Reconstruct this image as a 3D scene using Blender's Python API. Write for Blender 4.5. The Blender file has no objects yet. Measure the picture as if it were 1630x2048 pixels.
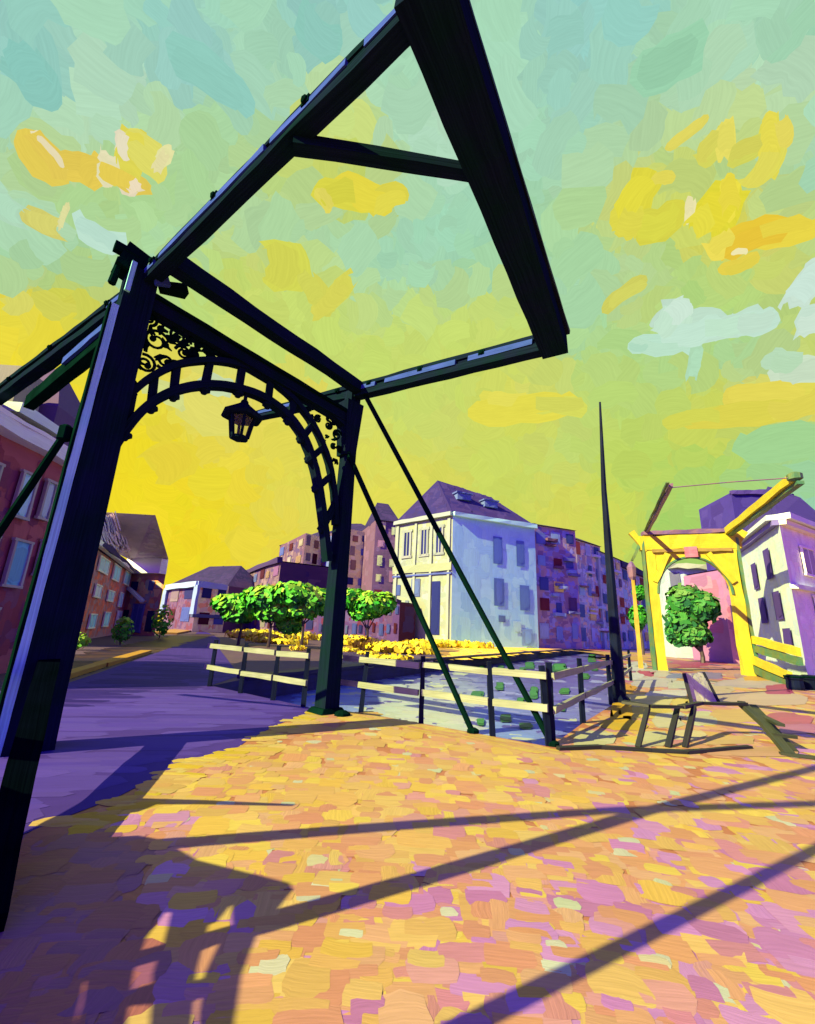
import bpy, math, random
from mathutils import Vector, Matrix
from mathutils.geometry import tessellate_polygon
random.seed(7)
RND = random.Random(11)
S = bpy.context.scene
COL = S.collection
V = Vector

# ---------------------------------------------------------------- camera
FPX, PITCH, ROLL, EYE = 870.0, math.radians(15.2), math.radians(2.5), 1.6
PW, PH = 1630.0, 2048.0
_f = V((0, math.cos(PITCH), math.sin(PITCH))); _u = V((0, -math.sin(PITCH), math.cos(PITCH))); _r = V((1, 0, 0))
CR = math.cos(ROLL) * _r + math.sin(ROLL) * _u
CU = -math.sin(ROLL) * _r + math.cos(ROLL) * _u
CF = _f
CC = V((0, 0, EYE))
cam_d = bpy.data.cameras.new('camera'); cam = bpy.data.objects.new('camera', cam_d); COL.objects.link(cam)
cam.matrix_world = Matrix(((CR.x, CU.x, -CF.x, 0), (CR.y, CU.y, -CF.y, 0), (CR.z, CU.z, -CF.z, EYE), (0, 0, 0, 1)))
cam_d.sensor_fit = 'HORIZONTAL'; cam_d.sensor_width = 36; cam_d.lens = FPX / PW * 36
cam_d.clip_start = 0.05; cam_d.clip_end = 5000
S.camera = cam

def ray(px, py):
    return (CF + (px - PW / 2) / FPX * CR - (py - PH / 2) / FPX * CU).normalized()
def at(px, py, z=0.0):                      # ground survey: the point of height z seen at that spot
    d = ray(px, py); return CC + d * ((z - EYE) / d.z)
def proj(p):
    v = V(p) - CC; z = v.dot(CF)
    if z < 0.01: return (99999, 99999)
    return (PW / 2 + FPX * v.dot(CR) / z, PH / 2 - FPX * v.dot(CU) / z)

# ---------------------------------------------------------------- colour
def lin(c):
    return tuple(((x / 255) / 12.92 if x / 255 <= 0.04045 else ((x / 255 + 0.055) / 1.055) ** 2.4) for x in c)
GAIN = dict(sun=(2.36, 2.1, 1.3), shade=(0.30, 0.25, 0.82), vsun=(3.6, 2.9, 1.6), vshade=(0.42, 0.2, 0.55), one=(1, 1, 1), half=(2.0, 1.7, 1.15))
def wall_gain(n):                       # how much light a wall with this normal gets
    n = V(n).normalized(); k = max(0.0, n.dot(V((-0.866 * .839, -0.5 * .839, .545)))) * 3.7; u = max(0, n.z)
    return (0.42 - .12 * u + k, 0.2 + .05 * u + k * .87, 0.56 + .25 * u + k * .26)
def alb(c, g='sun'):
    l = lin(c); G = GAIN[g] if isinstance(g, str) else g
    return tuple(min(0.92, max(0.004, a / b)) for a, b in zip(l, G))
def jit(c, a=0.1, r=RND):
    k = 1 + r.uniform(-a, a)
    return tuple(max(0.002, x * k * (1 + r.uniform(-a, a) * 0.5)) for x in c)
def field(pts, sig):
    data = [(x, y, lin(c), w) for x, y, c, w in [(p + (1,))[:4] for p in pts]]
    def f(px, py):
        n = [1e-9] * 3; s = 1e-9
        best = None
        for x, y, c, w in data:
            d2 = ((px - x) ** 2 + (py - y) ** 2)
            if best is None or d2 < best[0]: best = (d2, c)
            k = w * math.exp(-d2 / (2 * sig * sig)); s += k
            for i in range(3): n[i] += k * c[i]
        if s < 1e-6: return best[1]
        return tuple(a / s for a in n)
    return f

# ---------------------------------------------------------------- materials
def nt(name):
    m = bpy.data.materials.new(name); m.use_nodes = True
    t = m.node_tree; t.nodes.clear(); return m, t
def N(t, typ, **k):
    n = t.nodes.new(typ)
    for a, b in k.items():
        if a in n.inputs.keys() if isinstance(a, str) else False: n.inputs[a].default_value = b
        else: setattr(n, a, b)
    return n
def bristle(t):
    """streaks of a loaded brush along every stroke (uv: u along, v across)"""
    uv = N(t, 'ShaderNodeUVMap'); mp = N(t, 'ShaderNodeMapping'); mp.inputs['Scale'].default_value = (1.1, 15, 1)
    t.links.new(uv.outputs[0], mp.inputs[0])
    no = N(t, 'ShaderNodeTexNoise'); no.inputs['Scale'].default_value = 1.0; no.inputs['Detail'].default_value = 3; no.inputs['Roughness'].default_value = 0.6
    no.inputs['Distortion'].default_value = 0.15
    t.links.new(mp.outputs[0], no.inputs['Vector']); return no.outputs['Fac']
def paint_mat(name, rough=0.5, bump=0.6, var=0.5, dist=0.012, color=None, spec=0.5, emit=False, metallic=0.0):
    m, t = nt(name); out = N(t, 'ShaderNodeOutputMaterial')
    b = bristle(t)
    mr = N(t, 'ShaderNodeMapRange'); mr.inputs['From Min'].default_value = 0.3; mr.inputs['From Max'].default_value = 0.7
    mr.inputs['To Min'].default_value = 1 - var * 0.5; mr.inputs['To Max'].default_value = 1 + var * 0.5
    t.links.new(b, mr.inputs['Value'])
    if color is None:
        a = N(t, 'ShaderNodeAttribute'); a.attribute_name = 'Col'; src = a.outputs['Color']
    else:
        # slow drift between close shades
        g = N(t, 'ShaderNodeNewGeometry'); n2 = N(t, 'ShaderNodeTexNoise'); n2.inputs['Scale'].default_value = 2.3; n2.inputs['Detail'].default_value = 4
        t.links.new(g.outputs['Position'], n2.inputs['Vector'])
        rp = N(t, 'ShaderNodeValToRGB'); rp.color_ramp.elements[0].position = 0.35; rp.color_ramp.elements[1].position = 0.65
        rp.color_ramp.elements[0].color = (*color[0], 1); rp.color_ramp.elements[1].color = (*color[1], 1)
        t.links.new(n2.outputs['Fac'], rp.inputs[0]); src = rp.outputs[0]
    mx = N(t, 'ShaderNodeVectorMath', operation='SCALE'); t.links.new(src, mx.inputs[0]); t.links.new(mr.outputs[0], mx.inputs['Scale'])
    if emit:
        e = N(t, 'ShaderNodeEmission'); t.links.new(mx.outputs[0], e.inputs['Color']); t.links.new(e.outputs[0], out.inputs[0])
        m.cycles.emission_sampling = 'NONE'; return m
    p = N(t, 'ShaderNodeBsdfPrincipled'); p.inputs['Roughness'].default_value = rough; p.inputs['Specular IOR Level'].default_value = spec
    p.inputs['Metallic'].default_value = metallic
    t.links.new(mx.outputs[0], p.inputs['Base Color'])
    bp = N(t, 'ShaderNodeBump'); bp.inputs['Strength'].default_value = bump; bp.inputs['Distance'].default_value = dist
    t.links.new(b, bp.inputs['Height']); t.links.new(bp.outputs[0], p.inputs['Normal'])
    t.links.new(p.outputs[0], out.inputs[0]); return m

M_DAB = paint_mat('impasto_paint', rough=0.5, bump=0.4, var=0.22, dist=0.006, spec=0.2)
M_FAR = paint_mat('facade_paint', rough=0.8, bump=0.12, var=0.18, dist=0.05, spec=0.2)
M_LEAF = paint_mat('leaf_paint', rough=0.5, bump=0.5, var=0.5, dist=0.05, spec=0.3)
M_SKY = paint_mat('sky_paint', var=0.10, emit=True)
M_WATER = paint_mat('water_surface', rough=0.30, bump=0.10, var=0.16, dist=0.02, spec=0.05)
M_STEEL = paint_mat('black_blue_iron', rough=0.6, bump=0.5, var=0.7, dist=0.01, color=((0.0045, 0.017, 0.022), (0.007, 0.013, 0.036)), spec=0.0)
M_STEELG = paint_mat('dark_green_iron', rough=0.45, bump=0.5, var=0.6, dist=0.01, color=((0.0014, 0.010, 0.008), (0.002, 0.016, 0.012)), spec=0.0)
M_PERI = paint_mat('periwinkle_lit_web', rough=0.5, bump=0.4, var=0.5, dist=0.01, color=((0.050, 0.088, 0.42), (0.035, 0.075, 0.30)), spec=0.0)  # sky-lit highlight of the webs put into the colour; copy for sunlit sides
M_PERS = paint_mat('periwinkle_shaded_copy', rough=0.6, bump=0.4, var=0.5, dist=0.01, color=((0.40, 0.92, 0.92), (0.30, 0.85, 0.80)), spec=0.0)  # same periwinkle highlight, raised for strips that lie in shade
M_NAVY = paint_mat('navy_post', rough=0.5, bump=0.5, var=0.6, dist=0.01, color=((0.003, 0.006, 0.022), (0.005, 0.010, 0.040)), spec=0.08)
M_RAIL = paint_mat('cream_rail', rough=0.5, bump=0.6, var=0.35, dist=0.01, color=((0.29, 0.32, 0.26), (0.24, 0.27, 0.20)), spec=0.1)
M_YEL = paint_mat('yellow_bridge_paint', rough=0.5, bump=0.6, var=0.3, dist=0.03, color=((0.50, 0.46, 0.035), (0.52, 0.40, 0.03)), spec=0.2)
M_YGRN = paint_mat('green_bridge_edge', rough=0.5, bump=0.5, var=0.4, dist=0.03, color=((0.05, 0.16, 0.10), (0.12, 0.16, 0.05)), spec=0.2)
M_YPUR = paint_mat('purple_bridge_edge', rough=0.5, bump=0.5, var=0.4, dist=0.03, color=((0.14, 0.08, 0.25), (0.22, 0.12, 0.18)), spec=0.2)
M_PINK = paint_mat('pink_keystone', color=((0.4, 0.12, 0.2), (0.5, 0.2, 0.3)))
M_GLASS = paint_mat('lantern_glass', rough=0.2, var=0.3, color=((0.42, 0.5, 0.12), (0.62, 0.62, 0.2)), spec=0.5)

def see_through(m, f):
    t = m.node_tree; out = [n for n in t.nodes if n.type == 'OUTPUT_MATERIAL'][0]; src = out.inputs[0].links[0].from_socket
    tr = N(t, 'ShaderNodeBsdfTransparent'); mx = N(t, 'ShaderNodeMixShader'); mx.inputs[0].default_value = f
    t.links.new(src, mx.inputs[1]); t.links.new(tr.outputs[0], mx.inputs[2]); t.links.new(mx.outputs[0], out.inputs[0])
see_through(M_GLASS, 0.85)

def inside(p, poly):
    c = False; n = len(poly)
    for i in range(n):
        a, b = poly[i], poly[(i + 1) % n]
        if (a.y > p.y) != (b.y > p.y) and p.x < (b.x - a.x) * (p.y - a.y) / (b.y - a.y) + a.x: c = not c
    return c

# ---------------------------------------------------------------- mesh builder
class MB:
    def __init__(s): s.v = []; s.f = []; s.c = []; s.uv = []; s.mi = []
    def face(s, ps, c=(0.5, 0.5, 0.5), uvs=None, mi=0):
        b = len(s.v); s.v += [tuple(p) for p in ps]; s.c += [c] * len(ps)
        if uvs is None:
            o = RND.random() * 9; uvs = [(o, o), (o + 1, o), (o + 1, o + 1), (o, o + 1)]
            uvs = [uvs[i % 4] for i in range(len(ps))]
        s.uv += uvs; s.f.append(tuple(range(b, b + len(ps)))); s.mi.append(mi)
    def ring_tube(s, rings, c=(0.5, 0.5, 0.5), mi=0, closed=False, cap=True, vs=1.0):
        n = len(rings[0]); L = 0; o = RND.random() * 20
        k = len(rings)
        for i in range(k if closed else k - 1):
            a, b = rings[i], rings[(i + 1) % k]
            dl = (V(b[0]) - V(a[0])).length
            for j in range(n):
                j2 = (j + 1) % n; w = (V(a[j]) - V(a[j2])).length
                s.face([a[j], a[j2], b[j2], b[j]], c, [(L * 0.7 + o, o + j * 1.3), (L * 0.7 + o, o + j * 1.3 + w * 3 * vs), (L * 0.7 + dl * 0.7 + o, o + j * 1.3 + w * 3 * vs), (L * 0.7 + dl * 0.7 + o, o + j * 1.3)], mi)
            L += dl
        if cap and not closed:
            s.face(list(reversed(rings[0])), c, mi=mi); s.face(rings[-1], c, mi=mi)
    def beam(s, p0, p1, w, h, w1=None, h1=None, up=(0, 0, 1), n=None, j=0.0, c=(0.5, 0.5, 0.5), mi=0, off=(0, 0)):
        p0, p1 = V(p0), V(p1); d = (p1 - p0); L = d.length; d.normalize()
        x = d.cross(V(up)); x.normalize(); y = x.cross(d).normalized()
        w1 = w if w1 is None else w1; h1 = h if h1 is None else h1
        if n is None: n = max(1, int(L / 0.45)) if j else 1
        rings = []
        for i in range(n + 1):
            t = i / n; ww = (w + (w1 - w) * t) / 2; hh = (h + (h1 - h) * t) / 2; q = p0.lerp(p1, t) + x * off[0] + y * off[1]
            rings.append([q + x * (sx * ww + RND.uniform(-j, j)) + y * (sy * hh + RND.uniform(-j, j)) for sx, sy in ((-1, -1), (1, -1), (1, 1), (-1, 1))])
        s.ring_tube(rings, c, mi); return s
    def rod(s, pts, r, r1=None, n=8, c=(0.5, 0.5, 0.5), mi=0, closed=False):
        pts = [V(p) for p in pts]; k = len(pts); rings = []; r1 = r if r1 is None else r1; ref = None
        for i, p in enumerate(pts):
            a = pts[(i - 1) % k] if (i > 0 or closed) else p; b = pts[(i + 1) % k] if (i < k - 1 or closed) else p
            d = (b - a).normalized()
            if ref is None: ref = d.orthogonal().normalized()
            x = (ref - d * ref.dot(d)).normalized(); ref = x; y = d.cross(x)
            rr = r + (r1 - r) * i / max(1, k - 1)
            rings.append([p + (x * math.cos(6.2832 * q / n) + y * math.sin(6.2832 * q / n)) * rr for q in range(n)])
        s.ring_tube(rings, c, mi, closed); return s
    def lathe(s, base, prof, axis=(0, 0, 1), n=12, c=(0.5, 0.5, 0.5), mi=0, rot=0.0, ref=None):
        a = V(axis).normalized(); x = (V(ref) if ref else a.orthogonal()).normalized(); y = a.cross(x); base = V(base)
        s.ring_tube([[base + a * h + (x * math.cos(rot + 6.2832 * q / n) + y * math.sin(rot + 6.2832 * q / n)) * max(r, 1e-4) for q in range(n)] for h, r in prof], c, mi); return s
    def dab(s, cen, ax, ay, w, h, c, nrm=None, lift=0.0, rag=0.12, nx=5, ny=2, mi=0, bow=0.1):
        """one brush stroke: a thin ragged ribbon, w long and h wide"""
        cen, ax, ay = V(cen), V(ax), V(ay); nrm = V(nrm) if nrm is not None else ax.cross(ay).normalized()
        o1, o2 = RND.random() * 30, RND.random() * 30; b = len(s.v); bw = RND.uniform(-bow, bow) * h
        e0 = [RND.uniform(-rag, rag) for _ in range(nx + 1)]; e1 = [RND.uniform(-rag, rag) for _ in range(nx + 1)]
        for jy in range(ny + 1):
            v = jy / ny; ex0 = RND.uniform(0, rag); ex1 = RND.uniform(0, rag * 1.6)
            edge = 1 - 0.16 * abs(2 * v - 1) ** 2
            for ix in range(nx + 1):
                u = ix / nx
                X = (-0.5 + u) * w * edge + (ex0 if ix == 0 else 0) * h - (ex1 if ix == nx else 0) * h
                Y = (-0.5 + v) * h * (1 - 0.10 * abs(2 * u - 1) ** 3) + ((e0[ix] if jy == 0 else e1[ix] if jy == ny else 0) * h * 0.6) + bw * 4 * u * (1 - u)
                z = lift * (1.0 + (0.5 if 0 < jy < ny else 0))
                s.v.append(tuple(cen + ax * X + ay * Y + nrm * z)); s.c.append(c); s.uv.append((o1 + u * max(1, w / h) * 0.8, o2 + v))
        for jy in range(ny):
            for ix in range(nx):
                a = b + jy * (nx + 1) + ix; s.f.append((a, a + 1, a + nx + 2, a + nx + 1)); s.mi.append(mi)
    def cover(s, q, cf, size, dens=2.2, lift=0.02, vert=0.3, base=None, mi=0, rag=0.14):
        """paint a planar quad (p00,p10,p11,p01) with strokes; cf(u,v) gives the colour"""
        tri = len(q) == 3
        if tri: q = [q[0], q[1], q[2], q[2]]
        p00, p10, p11, p01 = [V(p) for p in q]
        ax = (p10 - p00).normalized(); n = ax.cross(p01 - p00).normalized(); ay = n.cross(ax)
        if n.dot(CC - p00) < 0: n = -n
        s.face([p00, p10, p11] if tri else [p00, p10, p11, p01], base if base else cf(0.5, 0.5), [(0, 0), (3, 0), (3, 0.7), (0, 0.7)][:3 if tri else 4], mi)
        e_ = (p11 - p01) if not tri else V((0, 0, 0)); shear = tri or abs((p01 - p00).normalized().dot(ax)) > .02 or e_.length < .93 * (p10 - p00).length or (p11 - p10).dot(p01 - p00) < 0
        if shear: dens *= 2
        W = (p10 - p00).length; Hh = (p01 - p00).length; cnt = int(dens * W * Hh / (size * size * 0.6))
        cnt = min(cnt, 900)
        for k in range(cnt):
            u, v = RND.random(), RND.random()
            if tri: v = v * .8
            w = size * RND.uniform(0.7, 1.4); h = w * RND.uniform(0.4, 0.7)
            X, Y = ax, ay
            if RND.random() < vert: X, Y = ay, -ax
            wx, hx = (w, h) if X is ax else (h, w)
            mu, mv = min(0.5, wx / 2 / W), min(0.5, hx / 2 / Hh)
            u = mu + u * (1 - 2 * mu); v = mv + v * (1 - 2 * mv)
            w = min(w, (W if X is ax else Hh)); h = min(h, (Hh if X is ax else W))
            p = p00.lerp(p10, u).lerp(p01.lerp(p11, u), v)
            if shear:
                def to2(r): r = r - p00; return (r.dot(ax), r.dot(ay))
                pg = [V((*to2(r), 0)) for r in ([p00, p10, p11] if tri else [p00, p10, p11, p01])]
                if not all(inside(V((*to2(p + X * (e1 * w * .46) + Y * (e2 * h * .46)), 0)), pg) for e1 in (-1, 1) for e2 in (-1, 1)): continue
            s.dab(p, X, Y, w, h, cf(u, v), n, lift * RND.uniform(0.5, 1.5), rag, nx=4, ny=2, mi=mi)
    def leaves(s, cen, rad, n, size, cols, flat=0.0):
        cen = V(cen)
        for _ in range(n):
            d = V((RND.gauss(0, 1), RND.gauss(0, 1), RND.gauss(0, 1))).normalized(); k = RND.uniform(0.45, 1.0) ** 0.5
            p = cen + V((d.x * rad[0], d.y * rad[1], d.z * rad[2])) * k
            nn = (d + V((RND.uniform(-.5, .5), RND.uniform(-.5, .5), RND.uniform(-.2, .7)))).normalized()
            ax = nn.orthogonal().normalized(); ax = (Matrix.Rotation(RND.uniform(0, 6.28), 3, nn) @ ax)
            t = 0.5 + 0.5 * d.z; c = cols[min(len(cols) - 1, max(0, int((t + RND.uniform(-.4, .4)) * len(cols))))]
            s.dab(p, ax, nn.cross(ax), size * RND.uniform(.7, 1.5), size * RND.uniform(.35, .6), jit(c, .2), nn, 0.0, .15, nx=3, ny=1, bow=0.5)
    def build(s, name, mat, parent=None, kind=None, label=None, smooth=False):
        me = bpy.data.meshes.new(name); me.from_pydata(s.v, [], s.f)
        for m in (mat if isinstance(mat, (list, tuple)) else [mat]): me.materials.append(m)
        ca = me.attributes.new('Col', 'FLOAT_COLOR', 'POINT')
        flat = []
        for c in s.c: flat += [c[0], c[1], c[2], 1.0]
        ca.data.foreach_set('color', flat)
        ul = me.uv_layers.new(name='UVMap'); fu = []
        for f in s.f:
            for i in f: fu += list(s.uv[i])
        ul.data.foreach_set('uv', fu)
        me.polygons.foreach_set('material_index', s.mi)
        if smooth: me.polygons.foreach_set('use_smooth', [True] * len(s.f))
        me.update(); o = bpy.data.objects.new(name, me); COL.objects.link(o)
        if parent is not None:
            o.parent = parent; o.matrix_parent_inverse = Matrix.Translation(-parent.location)
        if kind: o['kind'] = kind
        if label: o['label'] = label
        return o

def thing(name, label, cat, loc=(0, 0, 0), group=None):
    o = bpy.data.objects.new(name, None); COL.objects.link(o); o.location = loc; o.empty_display_size = 0.2
    o['label'] = label; o['category'] = cat
    if group: o['group'] = group
    return o
def tag(o, label, cat, group=None):
    o['label'] = label; o['category'] = cat
    if group: o['group'] = group
    return o

# ---------------------------------------------------------------- light
SUN_EL = math.radians(33); TS = V((-0.866, -0.5, 0))            # horizontal direction towards the sun
tosun = (TS * math.cos(SUN_EL) + V((0, 0, math.sin(SUN_EL)))).normalized()
sd = bpy.data.lights.new('sun', 'SUN'); sd.energy = 12.0; sd.angle = math.radians(0.35); sd.color = (1.0, 0.90, 0.26)
so = bpy.data.objects.new('sun', sd); COL.objects.link(so); so.rotation_euler = tosun.to_track_quat('Z', 'Y').to_euler(); so.location = (-40, -23, 30)
wd = bpy.data.worlds.new('World'); S.world = wd; wd.use_nodes = True; t = wd.node_tree; t.nodes.clear()
sk = N(t, 'ShaderNodeTexSky', sky_type='NISHITA', sun_disc=False); sk.sun_elevation = SUN_EL; sk.sun_rotation = math.atan2(TS.x, TS.y)
mu = N(t, 'ShaderNodeVectorMath', operation='MULTIPLY'); mu.inputs[1].default_value = (0.62, 0.13, 2.3)
bg = N(t, 'ShaderNodeBackground'); bg.inputs['Strength'].default_value = 0.10; ow = N(t, 'ShaderNodeOutputWorld')
t.links.new(sk.outputs[0], mu.inputs[0]); t.links.new(mu.outputs[0], bg.inputs[0]); t.links.new(bg.outputs[0], ow.inputs[0])
S.view_settings.view_transform = 'Standard'; S.view_settings.look = 'None'; S.view_settings.exposure = 0; S.view_settings.gamma = 1
S.render.engine = 'CYCLES'; S.cycles.use_denoising = True; S.cycles.max_bounces = 5; S.cycles.diffuse_bounces = 3

# ---------------------------------------------------------------- sky
TEAL, MINT, MINT2, YG, YG2 = (132, 196, 188), (154, 209, 176), (170, 215, 185), (180, 214, 118), (198, 218, 106)
YEL, YEL2, ORY, PALE = (226, 212, 52), (240, 218, 40), (244, 200, 50), (196, 228, 224)
skyf = field([(40, 60, TEAL), (60, 150, TEAL), (200, 40, MINT), (330, 60, TEAL), (420, 160, TEAL), (520, 80, MINT), (640, 60, TEAL), (250, 180, MINT2), (160, 230, MINT2),
    (600, 160, MINT), (30, 250, MINT), (330, 260, (165, 208, 150)), (60, 300, (178, 208, 125)), (450, 260, (160, 205, 145)), (130, 370, (165, 200, 125)), (30, 430, MINT2), (150, 500, (150, 205, 165)),
    (340, 400, (160, 205, 140)), (300, 480, MINT), (260, 440, YG), (20, 520, (150, 205, 160)), (700, 230, YG2), (640, 290, (195, 205, 80)), (800, 230, MINT), (860, 280, MINT2), (780, 180, MINT),
    (720, 380, (190, 205, 70)), (560, 380, (185, 205, 90)), (560, 440, MINT), (680, 480, MINT), (850, 500, MINT), (960, 520, (150, 208, 170)), (900, 420, MINT), (480, 420, (165, 208, 150)),
    (780, 560, MINT), (500, 540, (205, 210, 75)), (640, 560, YG2), (420, 560, YG), (130, 560, (170, 195, 90)), (50, 620, YEL), (180, 620, (205, 205, 60)), (60, 700, YEL2), (180, 700, YEL), (160, 830, YEL2),
    (640, 640, YG2), (800, 640, YG2), (950, 640, YG2), (560, 640, YG2), (740, 700, YG2), (1010, 620, YG2), (900, 690, YG2), (480, 620, YG2),
    (360, 850, YEL), (300, 920, YEL2), (450, 900, (232, 215, 75)), (560, 860, (226, 215, 85)), (420, 820, (225, 218, 110)), (600, 940, (222, 215, 85)), (350, 1000, YEL2), (480, 1000, YEL2), (400, 1080, YEL2), (520, 1060, (232, 214, 70)), (580, 1000, (222, 214, 90)),
    (820, 800, YG2), (900, 850, (205, 216, 110)), (760, 900, (215, 218, 100)), (860, 960, (215, 215, 90)), (760, 980, (228, 220, 85)), (1000, 900, (200, 216, 100)), (1060, 980, (205, 214, 95)), (1040, 820, (226, 218, 80)), (960, 760, (195, 214, 100)), (1120, 760, (198, 214, 110)),
    (1130, 1010, (215, 216, 90)), (1120, 900, (190, 215, 120)), (1000, 40, MINT), (1100, 60, TEAL), (1050, 130, MINT), (1150, 150, TEAL), (1240, 30, (130, 200, 195)), (1350, 60, MINT), (1500, 50, MINT), (1600, 40, (140, 200, 165)),
    (1100, 250, (150, 205, 175)), (1220, 240, (145, 205, 180)), (1330, 110, MINT), (1420, 180, MINT2), (1560, 150, MINT2), (1300, 170, (165, 208, 145)), (1080, 340, MINT), (1180, 320, MINT), (1120, 440, (155, 208, 160)), (1240, 330, (195, 208, 110)), (1440, 330, (170, 208, 130)),
    (1390, 250, (185, 210, 110)), (1520, 230, (200, 210, 85)), (1600, 260, MINT), (1250, 420, (215, 212, 70)), (1340, 470, (180, 208, 110)), (1200, 470, YG), (1440, 430, (214, 210, 60)), (1560, 400, (175, 208, 130)), (1520, 490, (220, 205, 60)), (1150, 560, MINT), (1250, 540, MINT), (1400, 570, (170, 210, 120)),
    (1550, 560, (175, 208, 115)), (1260, 590, (200, 212, 90)), (1180, 660, (160, 210, 150)), (1300, 740, (170, 212, 140)), (1500, 720, (155, 208, 155)), (1250, 760, (180, 212, 115)), (1450, 610, YG), (1600, 620, (190, 210, 110)), (1220, 820, (190, 214, 110)), (1380, 820, (195, 214, 100)),
    (1520, 800, (226, 216, 85)), (1430, 850, (212, 212, 80)), (1600, 790, (222, 214, 90)), (1560, 880, (150, 205, 145)), (1450, 930, (175, 212, 105)), (1300, 930, (180, 212, 100)), (1350, 1000, (170, 210, 110)), (1560, 930, (165, 208, 120)), (1250, 1000, (205, 216, 90)), (1250, 880, (195, 214, 100)),
    (1400, 1040, (165, 205, 100)), (1600, 980, MINT)], 50)
RS = 430.0
def sky_dab(mb, d, wa, ha, ang, c, depth):
    d = V(d).normalized(); e = V((0, 0, 1)).cross(d).normalized(); n = d.cross(e)
    ax = (e * math.cos(ang) + n * math.sin(ang)); ay = d.cross(ax)
    mb.dab(CC + d * (RS - depth), ax, ay, wa * RS, ha * RS, c, -d, 0, 0.16, nx=6, ny=3, bow=0.35)
sky = MB()
# smooth undercoat of the dome, then strokes laid over it
NA, NE = 60, 40; CONE = math.radians(60)
def skycol(d):
    px, py = proj(CC + d * 100)
    px = min(1760, max(-140, px)); py = min(1180, max(-120, py)); c = skyf(px, py); k = .10 * max(0, min(1, (900 - py) / 700)); return tuple(x + (w - x) * k for x, w in zip(c, (.92, .95, .72)))
for i in range(NA):
    for j in range(NE):
        q = []
        for a, b in ((i, j), (i + 1, j), (i + 1, j + 1), (i, j + 1)):
            az = math.radians(-82 + 164 * a / NA); el = math.radians(-3 + 92 * b / NE)
            q.append(V((math.sin(az) * math.cos(el), math.cos(az) * math.cos(el), math.sin(el))))
        if min(x.angle(CF) for x in q) > CONE: continue
        b0 = len(sky.v)
        for d in q:
            sky.v.append(tuple(CC + d * RS)); sky.c.append(skycol(d)); sky.uv.append((d.x * 9, d.z * 2))
        sky.f.append((b0, b0 + 1, b0 + 2, b0 + 3)); sky.mi.append(0)
order = 0
for k in range(9000):
    u = RND.random(); az = math.radians(RND.uniform(-78, 78)); el = math.asin(RND.uniform(-0.02, 0.997))
    d = V((math.sin(az) * math.cos(el), math.cos(az) * math.cos(el), math.sin(el)))
    if d.angle(CF) > CONE: continue
    px, py = proj(CC + d * 100)
    if not (-250 < px < 1880 and -250 < py < 1350) and k % 3: continue
    low = max(0.0, min(1.0, (py - 200) / 900))
    c = skycol(d); g = RND.uniform(-.045, .045) * (1.2 - 0.7 * low)
    c = tuple(max(0, x * (1 + g) * (1 + RND.uniform(-.02, .02))) for x in c)
    base_ang = RND.choice((0.05, 1.5, 0.8, -0.7)) + RND.uniform(-.35, .35)
    w = RND.uniform(.035, .09); sky_dab(sky, d, w, w * RND.uniform(.4, .75), base_ang, c, order * 0.012 + .5); order += 1
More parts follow.
